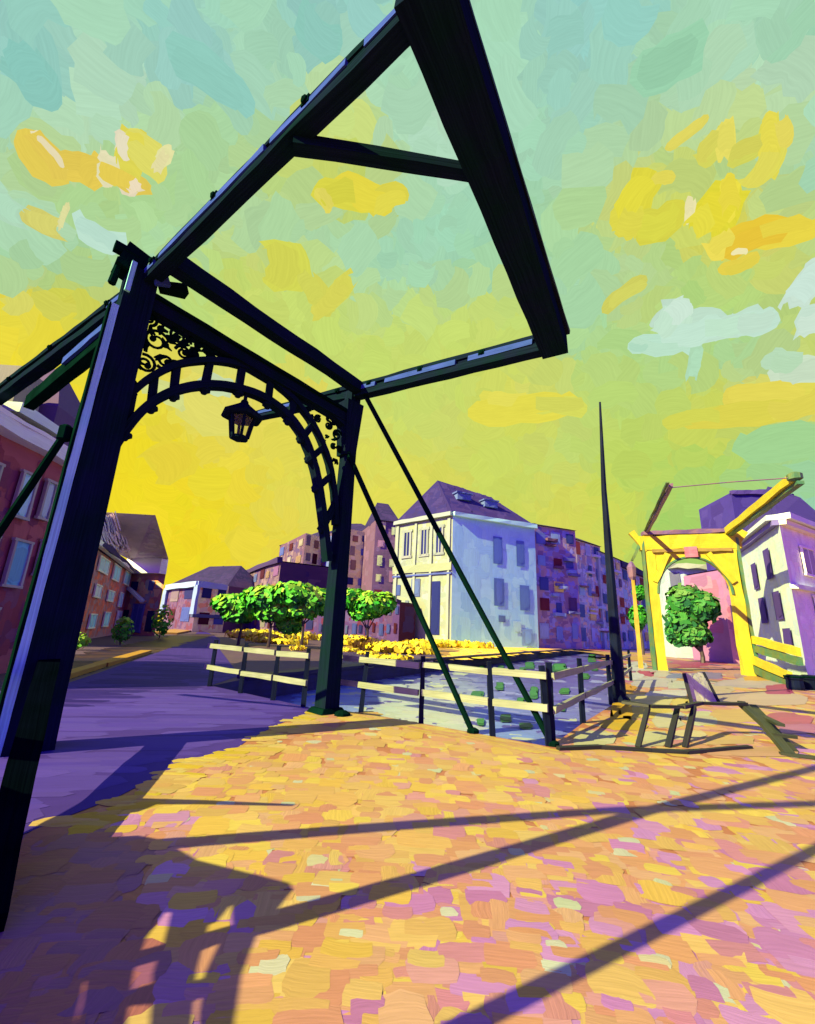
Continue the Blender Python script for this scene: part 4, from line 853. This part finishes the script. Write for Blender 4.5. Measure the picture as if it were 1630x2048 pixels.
# --- red brick house at the left edge
H = 6.2; a, b = at(168, 948, H), at(-60, 826, H); ext = (b - a) * 1.0
a = V((a.x, a.y, H)); b2 = b + ext * .2
rh_, G0, P = None, [V((a.x, a.y, 0)), V((b2.x, b2.y, 0))], None
bh = thing('brick_house', 'big red brick house at the left edge with white eaves and purple roof', 'building', G0[0])
wc = pal([(100, 30, 66), (108, 36, 72), (88, 28, 72), (118, 44, 80), (94, 36, 86)], wall_gain(outn(a, b2)), .08)
n = -outn(G0[0], G0[1]); bk = [G0[1] + n * 7, G0[0] + n * 7]
walls(bh, [G0[0], G0[1]], H, [wc], .8, 2.5, vert=.8).build('wall', M_FAR, bh)
walls(bh, [G0[1], bk[0], bk[1], G0[0]], H, [wc] * 3, 2, .6).build('wall', M_FAR, bh)
for u, w, z0, z1, c in ((.12, .06, 4.35, 5.5, (84, 92, 170)), (.235, .07, 4.3, 5.45, (130, 110, 170)), (.38, .10, 4.15, 5.4, (124, 134, 190)), (.14, .08, 2.7, 3.7, (120, 70, 110)), (.30, .11, 2.3, 3.55, (84, 96, 176)), (.52, .10, 2.2, 3.5, (110, 100, 170)), (.10, .08, .9, 1.9, (120, 80, 120)), (.40, .10, .5, 1.7, (120, 130, 190)), (.62, .1, 4.1, 5.3, (110, 110, 170))):
    window(bh, G0[0], G0[1], u, u + w, z0, z1, c, (120, 84, 130), 'vshade', ft=.07)
m = MB(); nn = outn(G0[0], G0[1]); m.beam(a + nn * .2 + Z * .06, b2 + nn * .2 + Z * .06, .45, .34, c=alb((160, 170, 190), 'vshade'), j=.03, n=8); m.beam(a + nn * .3 + Z * .27, b2 + nn * .3 + Z * .27, .3, .12, c=alb((196, 206, 200), 'vshade'), j=.02, n=8); m.build('eaves', M_FAR, bh)
rc = [(92, 60, 84), (98, 66, 96), (84, 58, 100), (104, 70, 92)]
e0, e1 = a + Z * .3, b2 + Z * .3; r0, r1 = a.lerp(b2, .12) + n * 3.5 + Z * 2.6, b2 + n * 3.5 + Z * 2.6
roofm(bh, [[e0 + nn * .3, e1 + nn * .3, r1, r0], [e0 + nn * .3, e0 + n * 7, r0]], rc, .9)
m = MB(); ch = at(112, 812, 8.8); ch = V((ch.x, ch.y, 0)); cb_ = a.lerp(b2, .16) + n * 2.2; m.beam(V((cb_.x, cb_.y, H + .5)), V((cb_.x, cb_.y, 9.3)), 1.2, 1.0, .95, .8, c=alb((96, 66, 100), 'vshade'), up=tuple(nn), j=.03, n=4); o = m.build('chimney', M_FAR, bh)
tp = at(118, 742, 10.6); tb = V((tp.x, tp.y, 0)); m = MB(); tw = [(6.0, 1.25), (8.6, 1.15), (9.3, .8), (10.6, .12)]; m.ring_tube([[tb + (V((1, .1, 0)) * sx + V((-.1, 1, 0)) * sy) * r + Z * h for sx, sy in ((-1, -1), (1, -1), (1, 1), (-1, 1))] for h, r in tw], c=alb((100, 70, 104), (1.1, .9, .75))); m.build('gable_turret', M_FAR, bh)
m = MB(); dm = b.lerp(a, .55) + nn * -.5 + Z * 1.0; dd = (b - a).normalized(); m.beam(dm - dd * .9, dm + dd * .8, .5, .30, c=alb((150, 160, 180), 'vshade'), j=.02, n=3); m.build('dormer_edge', M_FAR, bh)

# --- second and third houses of the street
H = 6.2
t2, G2, P2 = block('brick_house', 'narrow red brick house with rows of small windows, right of the big post', [(150, 1062), (262, 1146)], H, [(116, 40, 58), (130, 46, 62), (108, 46, 76), (100, 52, 92)], [(120, 134, 196), (136, 146, 200), (104, 116, 180), (160, 160, 190)], depth=6, rows=3, cols=4, roof=None, rh=.3, wsize=.8, jw=.3, frame=(176, 160, 170), miss=0, roofcols=((88, 60, 118), (96, 66, 124), (78, 56, 116)))
m = MB(); nn = outn(G2[0], G2[1]); m.beam(P2[0] + nn * .4 + Z * .05, P2[1] + nn * .4 + Z * .05, .35, .34, c=alb((168, 176, 206), 'vshade'), j=.02, n=6); m.build('gutter', M_FAR, t2)
ga, gb = P2[1], at(332, 1146, H); gg = [V((gb.x, gb.y, 0))]
tt = thing('corner_house', 'purple roofed corner house with pale fascia box beside the narrow red house', 'building', V((gb.x, gb.y, 0)))
g0_, g1_ = V((ga.x, ga.y, 0)), V((gb.x, gb.y, 0))
walls(tt, [g0_, g1_], H, [pal([(130, 62, 84), (120, 56, 96), (150, 84, 112), (100, 70, 126)], (.3, .15, .45))], 1.0, 2.2).build('wall', M_FAR, tt)
for u, w, z0, z1, c in ((.10, .2, 4.3, 5.3, (54, 56, 110)), (.6, .15, 4.4, 5.4, (130, 140, 190)), (.30, .30, .3, 3.0, (136, 146, 200)), (.72, .2, .4, 2.4, (60, 60, 110)), (.05, .15, .2, 2.4, (48, 40, 90))): window(tt, g0_, g1_, u, u + w, z0, z1, c, (170, 160, 200) if u == .30 else None, 'vshade', ft=.12)
m = MB(); nn = outn(g0_, g1_); m.beam(ga + nn * .4 + Z * .65, gb + nn * .4 + Z * .65, .8, 1.5, c=alb((186, 204, 204), 'vshade'), j=.04, n=4); m.build('fascia', M_FAR, tt)
m = MB(); m.beam(on(ga, gb, .15) + nn * .5 - Z * 1.6, on(ga, gb, .62) + nn * .5 - Z * 2.9, .4, .3, c=alb((150, 160, 200), 'vshade'), j=.03, n=3); m.build('canopy', M_FAR, tt)
m = MB(); q = at(200, 1024, 9.6), at(306, 1030, 9.6); back_n = -nn
m.cover([P2[0] * 1.0 + Z * 0.0, ga + Z * 1.2, q[1] * 1.0, q[0] * 1.0], pal([(104, 70, 132), (110, 74, 138), (98, 68, 134)], (.19, .10, .32), .07), 1.4, 2.4, .04, .3)
m.cover([ga + Z * 1.2, gb + Z * 1.4, q[1] + (gb - ga) * .05, q[1]], pal([(104, 70, 134), (98, 66, 130), (112, 78, 142)], (.19, .10, .32), .07), 1.2, 2.4, .04, .3); m.build('roof', M_FAR, tt)
H = 7.5
t3, G3, P3 = block('shop_house', 'small house with white window surrounds and rounded purple roof at the end of the road', [(338, 1172), (400, 1164), (458, 1172)], H, [(140, 70, 80), (124, 80, 108), (150, 100, 112)], [(120, 134, 196), (60, 60, 120), (120, 30, 50), (200, 160, 140), (110, 120, 180)], depth=10, rows=2, cols=2, roof=(.25, .8), rh=4.2, wsize=1.2, miss=0)
m = MB(); nn = outn(G3[0], G3[-1])
for i, (a_, b_) in enumerate(zip(P3, P3[1:])):
    m.beam(a_ + nn * .4 - Z * .3, b_ + nn * .4 - Z * .3, .5, .9, c=alb((206, 216, 206), tuple(x * .7 for x in wall_gain(nn))), j=.08, n=4)
    m.beam(V((a_.x, a_.y, 2.6)) + nn * .4, a_ + nn * .4 - Z * .5, .8, .5, up=tuple(nn), c=alb((196, 208, 208), tuple(x * .7 for x in wall_gain(nn))), j=.06, n=4)
m.beam(P3[0].lerp(P3[2], .75) + nn * .6 - Z * .9, P3[2] + nn * .6 - Z * 1.2, .5, 1.2, c=alb((214, 222, 212), tuple(x * .7 for x in wall_gain(nn))), j=.08, n=3)
m.beam(V((P3[1].x, P3[1].y, 2.4)) + nn * .6, V((P3[2].x, P3[2].y, 2.4)) + nn * .6, .5, .5, c=alb((130, 134, 150), wall_gain(nn)), j=.06, n=3)
m.build('white_surround', M_FAR, t3)
block('low_house', 'low dark purple wall of houses behind the shrubs where the road ends', [(400, 1212), (640, 1200), (800, 1205)], 5.0, [(116, 74, 98), (104, 66, 104), (124, 50, 66), (120, 86, 116)], [(110, 120, 170), (120, 30, 44), (60, 58, 110), (150, 150, 160), (120, 110, 150)], rows=2, cols=12, rh=.4, wsize=1.2, depth=3)

# --- right side: white corner house, pink and pale houses of the street behind the yellow bridge
H = 8.6; A = at(1462, 1108, H); B = at(1556, 1034, H); C_ = at(1712, 1092, H); A0, B0, C0 = [V((p.x, p.y, 0)) for p in (A, B, C_)]; D = A + C_ - B; D0 = V((D.x, D.y, 0))
wh = thing('corner_house', 'cream corner house with dark purple windows at the right edge behind the yellow rails', 'building', B0)
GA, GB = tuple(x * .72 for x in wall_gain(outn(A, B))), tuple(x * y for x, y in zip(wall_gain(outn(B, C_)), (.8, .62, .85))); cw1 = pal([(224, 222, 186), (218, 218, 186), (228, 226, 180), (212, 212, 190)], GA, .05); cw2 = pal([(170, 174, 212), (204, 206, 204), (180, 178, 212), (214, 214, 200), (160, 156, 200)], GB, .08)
walls(wh, [A0, B0], H, [cw1], 1.0, 2.4, vert=.6).build('front_wall', M_FAR, wh); walls(wh, [B0, C0], H, [cw2], 1.0, 2.4, vert=.6).build('side_wall', M_FAR, wh); walls(wh, [C0, D0, A0], H, [cw2, cw2], 2, .4).build('rear_wall', M_FAR, wh)
for u, w, z0, z1 in ((.50, .10, 5.2, 6.9), (.76, .10, 5.5, 7.3), (.54, .11, 3.0, 4.6), (.80, .11, 3.1, 4.7), (.86, .11, 1.4, 2.6), (.66, .09, .9, 1.5)): window(wh, A0, B0, u - w / 2, u + w / 2, z0, z1, (104, 72, 146), None, 'vsun')
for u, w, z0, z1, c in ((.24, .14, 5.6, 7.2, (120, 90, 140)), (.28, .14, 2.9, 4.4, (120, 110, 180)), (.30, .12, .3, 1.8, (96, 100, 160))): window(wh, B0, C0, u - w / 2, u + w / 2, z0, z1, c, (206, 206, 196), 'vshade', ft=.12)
m = MB()
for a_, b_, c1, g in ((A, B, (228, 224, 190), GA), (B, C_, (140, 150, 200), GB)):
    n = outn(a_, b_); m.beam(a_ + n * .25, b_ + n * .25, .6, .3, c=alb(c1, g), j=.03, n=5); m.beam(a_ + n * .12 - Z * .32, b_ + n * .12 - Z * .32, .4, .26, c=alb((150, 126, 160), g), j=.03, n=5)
m.build('cornice', M_FAR, wh); m = MB(); n = outn(B, C_); m.beam(B0 + n * .12 + Z * 4.75, C0 + n * .12 + Z * 4.75, .35, .24, c=alb((140, 110, 160), GB), j=.03, n=5); m.build('string_course', M_FAR, wh)
E_ = [A, B, C_, D]; ctr = (A + C_) / 2; ra = ctr + (A - B) * .05 + V((0, 0, 5.0)) + (B - C_) * .1; rb = ctr + V((0, 0, 5.0)) + (C_ - B) * .35
cpl = [(96, 70, 150), (88, 62, 142), (104, 76, 156), (112, 84, 140)]; cpr = pal(cpl, (1.9, 1.7, 1.2), .08)
roofm(wh, [[A, B, ra], [B, C_, rb, ra], [C_, D, rb], [D, A, ra, rb]], cpl, 1.1)
hp = at(1505, 1062, 10.5); m = MB(); hb = V((A0.x, A0.y, 0)).lerp(D0, .25)
rbx = thing('rear_house', 'plain purple house block behind the long yellow bridge arm', 'building', V((31.0, 38.0, 0)))
qa, qb = at(1462, 985, 15.5), at(1560, 985, 15.5); qa0, qb0 = V((qa.x, qa.y, 0)), V((qb.x, qb.y, 0)); q3, q4 = qb0 - outn(qa0, qb0) * 6, qa0 - outn(qa0, qb0) * 6
walls(rbx, [qa0, qb0, q3, q4, qa0], 15.5, [pal([(92, 66, 146), (86, 60, 138), (100, 74, 152)], wall_gain(outn(qa0, qb0)), .06)] * 4, 2.0, 1.5).build('wall', M_FAR, rbx)
m = MB(); m.cover([qa, qb, V((q3.x, q3.y, 15.5)), V((q4.x, q4.y, 15.5))], cpr, 2); m.beam(qa, qb, .5, .4, c=cpr(0, 0), j=.05); m.build('roof', M_FAR, rbx)
for u in (.2, .6): window(rbx, qa0, qb0, u, u + .14, 10, 12, (60, 50, 110), None, 'vshade')
# street seen through the yellow arch
def house_in_arch(name, label, px0, px1, pyt, H, cols, wins, g, rows=2, ncol=2, rh=1, roof=None, rc=((196, 196, 160), (206, 206, 176))):
    return block(name, label, [(px0, pyt), (px1, pyt + 3)], H, cols, wins, depth=5, rows=rows, cols=ncol, rh=rh, wsize=1.3, roof=roof, g=g, roofcols=rc)
house_in_arch('pale_house', 'pale green house framed by the yellow arch above the round tree', 1332, 1446, 1136, 9.5, [(226, 230, 200), (216, 222, 190), (206, 212, 186)], [(150, 130, 150), (170, 160, 160)], 'vshade', rows=2, ncol=3, rh=.5, roof=None)
house_in_arch('pink_house', 'narrow pink house inside the right half of the yellow arch', 1440, 1496, 1140, 8.2, [(206, 110, 136), (206, 120, 140), (190, 120, 150), (214, 140, 150)], [(150, 110, 150), (120, 80, 130)], 'vshade', rows=3, ncol=2, rh=.5, rc=((130, 90, 140),))

# ================================================================ trees, shrubs, flowers
G_MID = [alb(c, 'vshade') for c in ((30, 84, 50), (44, 110, 44), (62, 134, 46), (84, 158, 50), (120, 182, 60))]
G_MID = [tuple(min(.6, x * k) for x, k in zip(c, (.62, .54, .50))) for c in G_MID]
def tree(label, base, blobs, trunk_h, tr=.12, cols=G_MID, n=260, size=.45, group=None, name='tree', lean=(0, 0)):
    t_ = thing(name, label, 'tree', V(base), group); base = V(base); m = MB()
    top = base + V((lean[0], lean[1], trunk_h)); m.rod([base, base.lerp(top, .5) + V((.05, 0, 0)), top], tr, tr * .7, n=7)
    for o, r in blobs: m.rod([top - Z * .2, top.lerp(base + V(o), .5) + V((0, 0, -.1)), base + V(o)], tr * .5, tr * .2, n=5)
    m.build('trunk', paint_mat('bark', color=((.03, .015, .03), (.05, .03, .04))) if 'bark' not in bpy.data.materials else bpy.data.materials['bark'], t_)
    m = MB()
    for o, r in blobs: m.leaves(base + V(o), r, n, size, cols)
    m.build('crown', M_LEAF, t_); return t_
def gpx(px, D): d = ray(px, 1262); h = V((d.x, d.y, 0)).normalized(); return h * D
D = 34.0
def blob(px, py, rx, ry, base):
    py += 12; ry *= .85
    d = ray(px, py); hd = math.hypot(d.x, d.y); b = V(base); t = b.length / hd; p = CC + d * t * 1.0; k = t / FPX
    return ((p.x - b.x, p.y - b.y, p.z), (rx * k, rx * k * .8, ry * k))
b1 = gpx(480, 36); tree('small green tree at the left end of the row before the brown terraces', b1, [blob(462, 1196, 34, 20, b1), blob(496, 1200, 44, 26, b1), blob(480, 1216, 34, 16, b1)], 2.0, n=460, size=.66)
b2_ = gpx(540, 34); tree('broad green tree in the row, its crown hanging low towards the road', b2_, [blob(534, 1184, 50, 26, b2_), blob(560, 1206, 46, 22, b2_), blob(580, 1236, 24, 18, b2_), blob(545, 1212, 34, 18, b2_)], 1.6, n=460, size=.66)
b3 = gpx(605, 33); tree('tall green tree just left of the right portal post', b3, [blob(590, 1176, 48, 26, b3), blob(630, 1188, 44, 28, b3), blob(655, 1196, 26, 22, b3), blob(606, 1208, 34, 16, b3)], 1.9, n=460, size=.66)
b4 = gpx(735, 36); tree('green tree between the portal post and the cream mansion', b4, [blob(702, 1186, 34, 24, b4), blob(740, 1196, 42, 30, b4), blob(766, 1194, 26, 24, b4), blob(724, 1212, 26, 16, b4)], 1.6, n=460, size=.66)
b5 = V((26.5, 44.0, 0)); b5 = gpx(1398, 1) * 46
tree('round dark green tree framed by the yellow arch', b5, [blob(1372, 1190, 32, 34, b5), blob(1404, 1200, 26, 30, b5), blob(1370, 1226, 30, 32, b5), blob(1386, 1256, 26, 22, b5), blob(1356, 1250, 18, 26, b5)], 1.0, tr=.2, n=420, size=.8, cols=[tuple(x * k for x, k in zip(c, (.62, .42, 1.5))) for c in G_MID[:4]])
b6 = gpx(1282, 60); tree('small green tree against the purple flats left of the yellow bridge', b6, [blob(1276, 1222, 14, 26, b6), blob(1280, 1172, 12, 14, b6)], 2.0, tr=.2, n=160, size=.9, cols=[tuple(x * .6 for x in c) for c in G_MID[:3]])
def shrub(label, px, py, w, h, cols, group=None, name='shrub', n=150, D=None, lift=0):
    b = at(px, py) if D is None else gpx(px, D); k = b.length / FPX; s = thing(name, label, 'shrub', V((b.x, b.y, 0)), group)
    b = V((b.x, b.y, 0)); m = MB()
    for q in range(3): m.rod([b, b + V((RND.uniform(-.2, .2) * w * k, 0, h * k * .5))], .03, .02, n=5)
    m.build('stem', bpy.data.materials['bark'], s)
    m = MB(); m.leaves(b + Z * h * k * .55, (w * k * .5, w * k * .4, h * k * .5), n, max(.12, w * k * .22), cols); m.build('foliage', M_LEAF, s)
shrub('light green bush at the foot of the narrow red house', 152, 1300, 34, 26, G_MID[3:])
shrub('green bush with a pointed top between the red houses', 240, 1290, 34, 46, G_MID[1:])
shrub('tall green bush beside the door of the corner house', 318, 1278, 34, 56, G_MID[1:])
Y_C = [tuple(x * k for x, k in zip(lin(c), (1, 1, 1))) for c in ((222, 190, 40), (234, 208, 50), (228, 214, 60))]
YB = [(486, 1262, 36, 24), (512, 1264, 50, 26), (552, 1274, 46, 22), (520, 1280, 30, 18), (600, 1272, 36, 26), (625, 1268, 40, 26), (596, 1296, 20, 18), (690, 1284, 40, 24), (712, 1280, 40, 30), (750, 1290, 56, 40), (790, 1296, 60, 36), (822, 1300, 60, 26), (850, 1288, 50, 20), (880, 1288, 60, 18), (930, 1290, 60, 16), (985, 1288, 60, 14), (1040, 1286, 50, 14), (655, 1276, 40, 16), (575, 1284, 40, 16), (700, 1300, 22, 14), (780, 1316, 50, 14), (735, 1306, 24, 14)]
for i, (px, py, w, h) in enumerate(YB):
    w *= 1.9; h *= .55; gy = max(py + h * .5, 1276); b = at(px, gy); k = b.length / FPX
    s = thing('flower_clump', 'clump of yellow autumn leaves or flowers lying on the far bank of the canal', 'flowers', V((b.x, b.y, 0)), 'yellow clumps along the far bank')
    bb = V((b.x, b.y, 0)); m = MB(); m.leaves(bb + Z * h * k * .5, (w * k * .5, w * k * .4, h * k * .5), 150, w * k * .13, Y_C); m.build('foliage', M_LEAF, s)
# water lily pads
for i, (px, py, w, h) in enumerate(((965, 1336, 18, 12), (1002, 1336, 20, 12), (1045, 1340, 20, 12), (1060, 1330, 26, 14), (1120, 1334, 40, 16), (1184, 1314, 22, 16), (1000, 1372, 22, 16), (955, 1390, 32, 16), (1068, 1384, 24, 24), (1130, 1382, 26, 12), (1042, 1402, 20, 14), (1124, 1414, 22, 16), (1012, 1436, 28, 16), (962, 1444, 20, 14), (1052, 1452, 30, 12), (1170, 1352, 22, 12), (1190, 1336, 18, 10))):
    p = at(px, py, WZ + .03)
    if not inside(V((p.x, p.y, 0)), canal): continue
    a_ = at(px - w / 2, py, WZ + .03); b_ = at(px + w / 2, py, WZ + .03); c1 = at(px, py + h / 2, WZ + .03); c2 = at(px, py - h / 2, WZ + .03)
    m = MB(); W = (b_ - a_).length; HH = (c2 - c1).length; ax = (b_ - a_).normalized(); c = jit((.022, .11, .045), .2)
    ay = (c2 - c1).normalized(); m.dab(p, ax, ay, W, HH, c, (0, 0, 1), .01, .04, nx=6, ny=4, bow=.02); m.dab(p + Z * .012, ax, ay, W * .8, HH * .7, jit((.03, .15, .05), .2), (0, 0, 1), .01, .05, nx=6, ny=3, bow=.02)
    tag(m.build('lily_pad', M_LEAF), 'green patch of water lily leaves floating on the violet water behind the fence', 'water lily', 'lily pads on the canal')

# ================================================================ bench and board on the quay
def timber(m, pts, w, h=None, z=0):
    for (x0, y0, z0), (x1, y1, z1) in zip(pts, pts[1:]): m.beam(at(x0, y0, z0), at(x1, y1, z1), w, h or w, j=.008)
M_TIM = paint_mat('dark_timber', rough=.6, color=((.006, .010, .014), (.014, .014, .02)), var=.6)
M_TIMO = paint_mat('olive_timber', rough=.6, color=((.018, .028, .02), (.035, .04, .024)), var=.6)
pb = thing('picnic_bench', 'weathered dark timber bench with splayed legs on the pale slabs right of the mast', 'bench', at(1340, 1500))
m = MB(); timber(m, [(1246, 1404, .55), (1300, 1412, .55), (1362, 1414, .55), (1400, 1406, .55), (1490, 1408, .55)], .12, .05); m.build('tabletop', M_TIM, pb)
for x0, x1 in ((1296, 1276), (1388, 1370), (1356, 1336)):
    m = MB(); timber(m, [(x0, 1414, .53), (x1, 1496, 0)], .07); m.build('leg', M_TIM, pb)
m = MB(); timber(m, [(1116, 1497, .03), (1200, 1494, .03), (1300, 1500, .03), (1372, 1504, .03), (1500, 1494, .03)], .09, .05); m.build('foot_rail', M_TIM, pb)
tr = thing('trestle', 'olive green timber prop slanting down to the right edge beside the dark bench', 'trestle', at(1600, 1515))
m = MB(); timber(m, [(1482, 1406, .55), (1530, 1450, .30), (1580, 1510, 0)], .13, .08); m.build('brace', M_TIMO, tr)
m = MB(); timber(m, [(1505, 1412, .5), (1590, 1505, 0)], .10, .06); m.build('brace', M_TIMO, tr)
m = MB(); timber(m, [(1520, 1430, .38), (1562, 1450, .38)], .10, .05); m.build('stub', M_TIMO, tr)
m = MB(); timber(m, [(1545, 1470, .2), (1592, 1474, .2)], .10, .05); m.build('stub', M_TIMO, tr)
m = MB(); timber(m, [(1560, 1508, .02), (1640, 1518, .02)], .12, .05); m.build('foot_rail', M_TIMO, tr)
bd = thing('board', 'pale slanted board with dark uprights standing behind the timber bench', 'board', at(1410, 1410))
b0_, b1_, t0_, t1_ = at(1384, 1408), at(1436, 1404), at(1366, 1346, .62), at(1404, 1344, .62)
t0_ = b0_ + (t0_ - b0_).normalized() * .95 if False else CC + ray(1368, 1347) * ((b0_ - CC).length * 1.02); t1_ = CC + ray(1406, 1345) * ((b1_ - CC).length * 1.02)
m = MB(); m.cover([b0_, b1_, t1_, t0_], pal([(214, 206, 170), (206, 196, 160), (222, 214, 180)], (.9, .75, 1.0), .05), .3, 3, .004, .7); m.build('panel', M_DAB, bd)
for p, q in ((b0_, t0_), (b1_, t1_)):
    m = MB(); m.beam(p, q, .09, .07, j=.006); m.build('upright', M_TIM, bd)

# ================================================================ unseen shapes added left of the view to cast the plaza shadows
tanE = math.tan(SUN_EL)
def toward(px, py, s):                      # the point that stands s metres sunwards of a shadow spot
    g = at(px, py); return V((g.x, g.y, 0)) + TS.normalized() * s + Z * s * tanE
QP = V((-3.3, .6, 0))
def onplane(px, py):
    g = at(px, py); g = V((g.x, g.y, 0)); t_ = TS.normalized(); s = (QP - g).dot(t_); return g + t_ * s + Z * s * tanE
hh = thing('shadow_frame', 'unseen frame with broad head and splayed legs added to cast the plaza shadow', 'shadow_caster', QP)  # added frame, its outline projected back from the legged shadow
def panel(name, pxs, th=.08):  # flat piece of the added shadow frame
    pts = [onplane(*p) for p in pxs]; nrm = TS.normalized(); m = MB(); tri = tessellate_polygon([pts])
    for o in (0, th):
        for t_ in tri: m.face([pts[i] + nrm * o for i in t_], lin((70, 60, 70)))
    for i in range(len(pts)):
        a_, b_ = pts[i], pts[(i + 1) % len(pts)]; m.face([a_, b_, b_ + nrm * th, a_ + nrm * th], lin((70, 60, 70)))
    return m.build(name, M_TIM, hh)
panel('shadow_head', [(-30, 1720), (20, 1692.5), (145, 1627.5), (210, 1589), (245, 1596), (320, 1610), (280, 1625), (215, 1626), (172.5, 1645), (152.5, 1659), (215, 1676), (257.5, 1674), (280, 1672.5), (320, 1680), (360, 1700), (400, 1722.5), (582.5, 1767.5), (591, 1781), (545, 1841), (500, 1852.5), (495, 1800), (465, 1814), (440, 1846), (430, 1850), (435, 1813), (377.5, 1821), (345, 1814), (300, 1875), (272.5, 1950), (222.5, 1936), (180, 1940), (170, 1990), (155, 2060), (145, 2140), (-100, 2140), (-100, 1750)])
panel('leg', [(222.5, 1933), (275, 1945), (267.5, 1990), (260, 2050), (250, 2140), (185, 2140), (200, 2050), (215, 2000)])
panel('leg', [(377.5, 1820), (436, 1811), (420, 1865), (401, 1940), (391, 2050), (385, 2140), (345, 2140), (349, 2048), (349, 1940), (365, 1880)])
panel('leg', [(492.5, 1850), (522.5, 1862.5), (490, 1950), (475, 2050), (462.5, 2140), (427.5, 2140), (440, 2048), (450, 1940), (475, 1880)])
panel('shadow_bar', [(302.5, 1971), (425, 1959), (426, 1993), (305, 2001)])
panel('brace', [(413, 1885), (460, 1862.5), (495, 1847.5), (545, 1835), (500, 1867.5), (450, 1887.5), (413, 1902.5)])
for i in range(3):
    m = MB(); p = onplane([230, 370, 450][i], 2135); q = V((p.x, p.y, 0)); m.beam(q, p, .12, .14, up=tuple(TS)); m.build('leg', M_TIM, hh)
def caster_pole(label, base, h, r=.055, arm_=None):  # pole added only for its shadow; gives no light
    t_ = thing('shadow_pole', label, 'lamp post', V(base)); base = V(base)
    m = MB(); m.rod([base, base + Z * h], r * 1.1, r * .85, n=8); m.build('pole', M_STEEL, t_)
    m = MB(); m.lathe(base, [(0, .14), (.25, .12), (.35, .07)], n=8); m.build('base', M_STEEL, t_)
    m = MB(); m.lathe(base + Z * h, [(0, .06), (.05, .18), (.3, .22), (.4, .1), (.5, 0)], n=8); m.build('lamp_head', M_STEELG, t_)
l4 = at(980, 2032)
caster_pole('tall thin pole added out of view to cast the lowest long shadow', V((l4.x, l4.y, 0)) + TS.normalized() * 4.6, 9.0, .058)
sp = thing('slant_caster', 'slanting rod added out of view to cast the middle long shadow', 'caster_rod', toward(540, 1842, 3.0))  # added out of view for the middle shadow line
m = MB(); q = onplane(520, 1852); m.rod([q, toward(870, 1752, 5.2), toward(1300, 1622, 8.5), toward(1660, 1530, 12.0)], .095, .08, n=8); m.build('caster_rod', M_STEEL, sp)
m = MB(); m.rod([V((q.x, q.y, 0)), q], .06, .06, n=8); m.build('prop', M_STEEL, sp)  # added upright under the shadow-casting rod
st = thing('slant_caster', 'long slanting rod added out of view to cast the upper long shadow', 'caster_rod', toward(300, 1690, 3.0))  # added with its side piece to draw the upper shadow lines
m = MB(); m.rod([toward(300, 1692, 3.1), toward(815, 1652, 6.2), toward(1230, 1622, 9.5), toward(1700, 1606, 12.5)], .085, .07, n=8); m.build('caster_rod', M_STEEL, st)
m = MB(); m.rod([toward(230, 1604, 3.0), toward(400, 1606, 3.4), toward(590, 1612, 3.8)], .07, .02, n=6); m.build('shadow_spar', M_STEEL, st)
m = MB(); q = toward(300, 1692, 3.1); m.rod([V((q.x, q.y, 0)), q], .08, .08, n=8); m.build('prop', M_STEEL, st)  # added upright under the shadow-casting rod
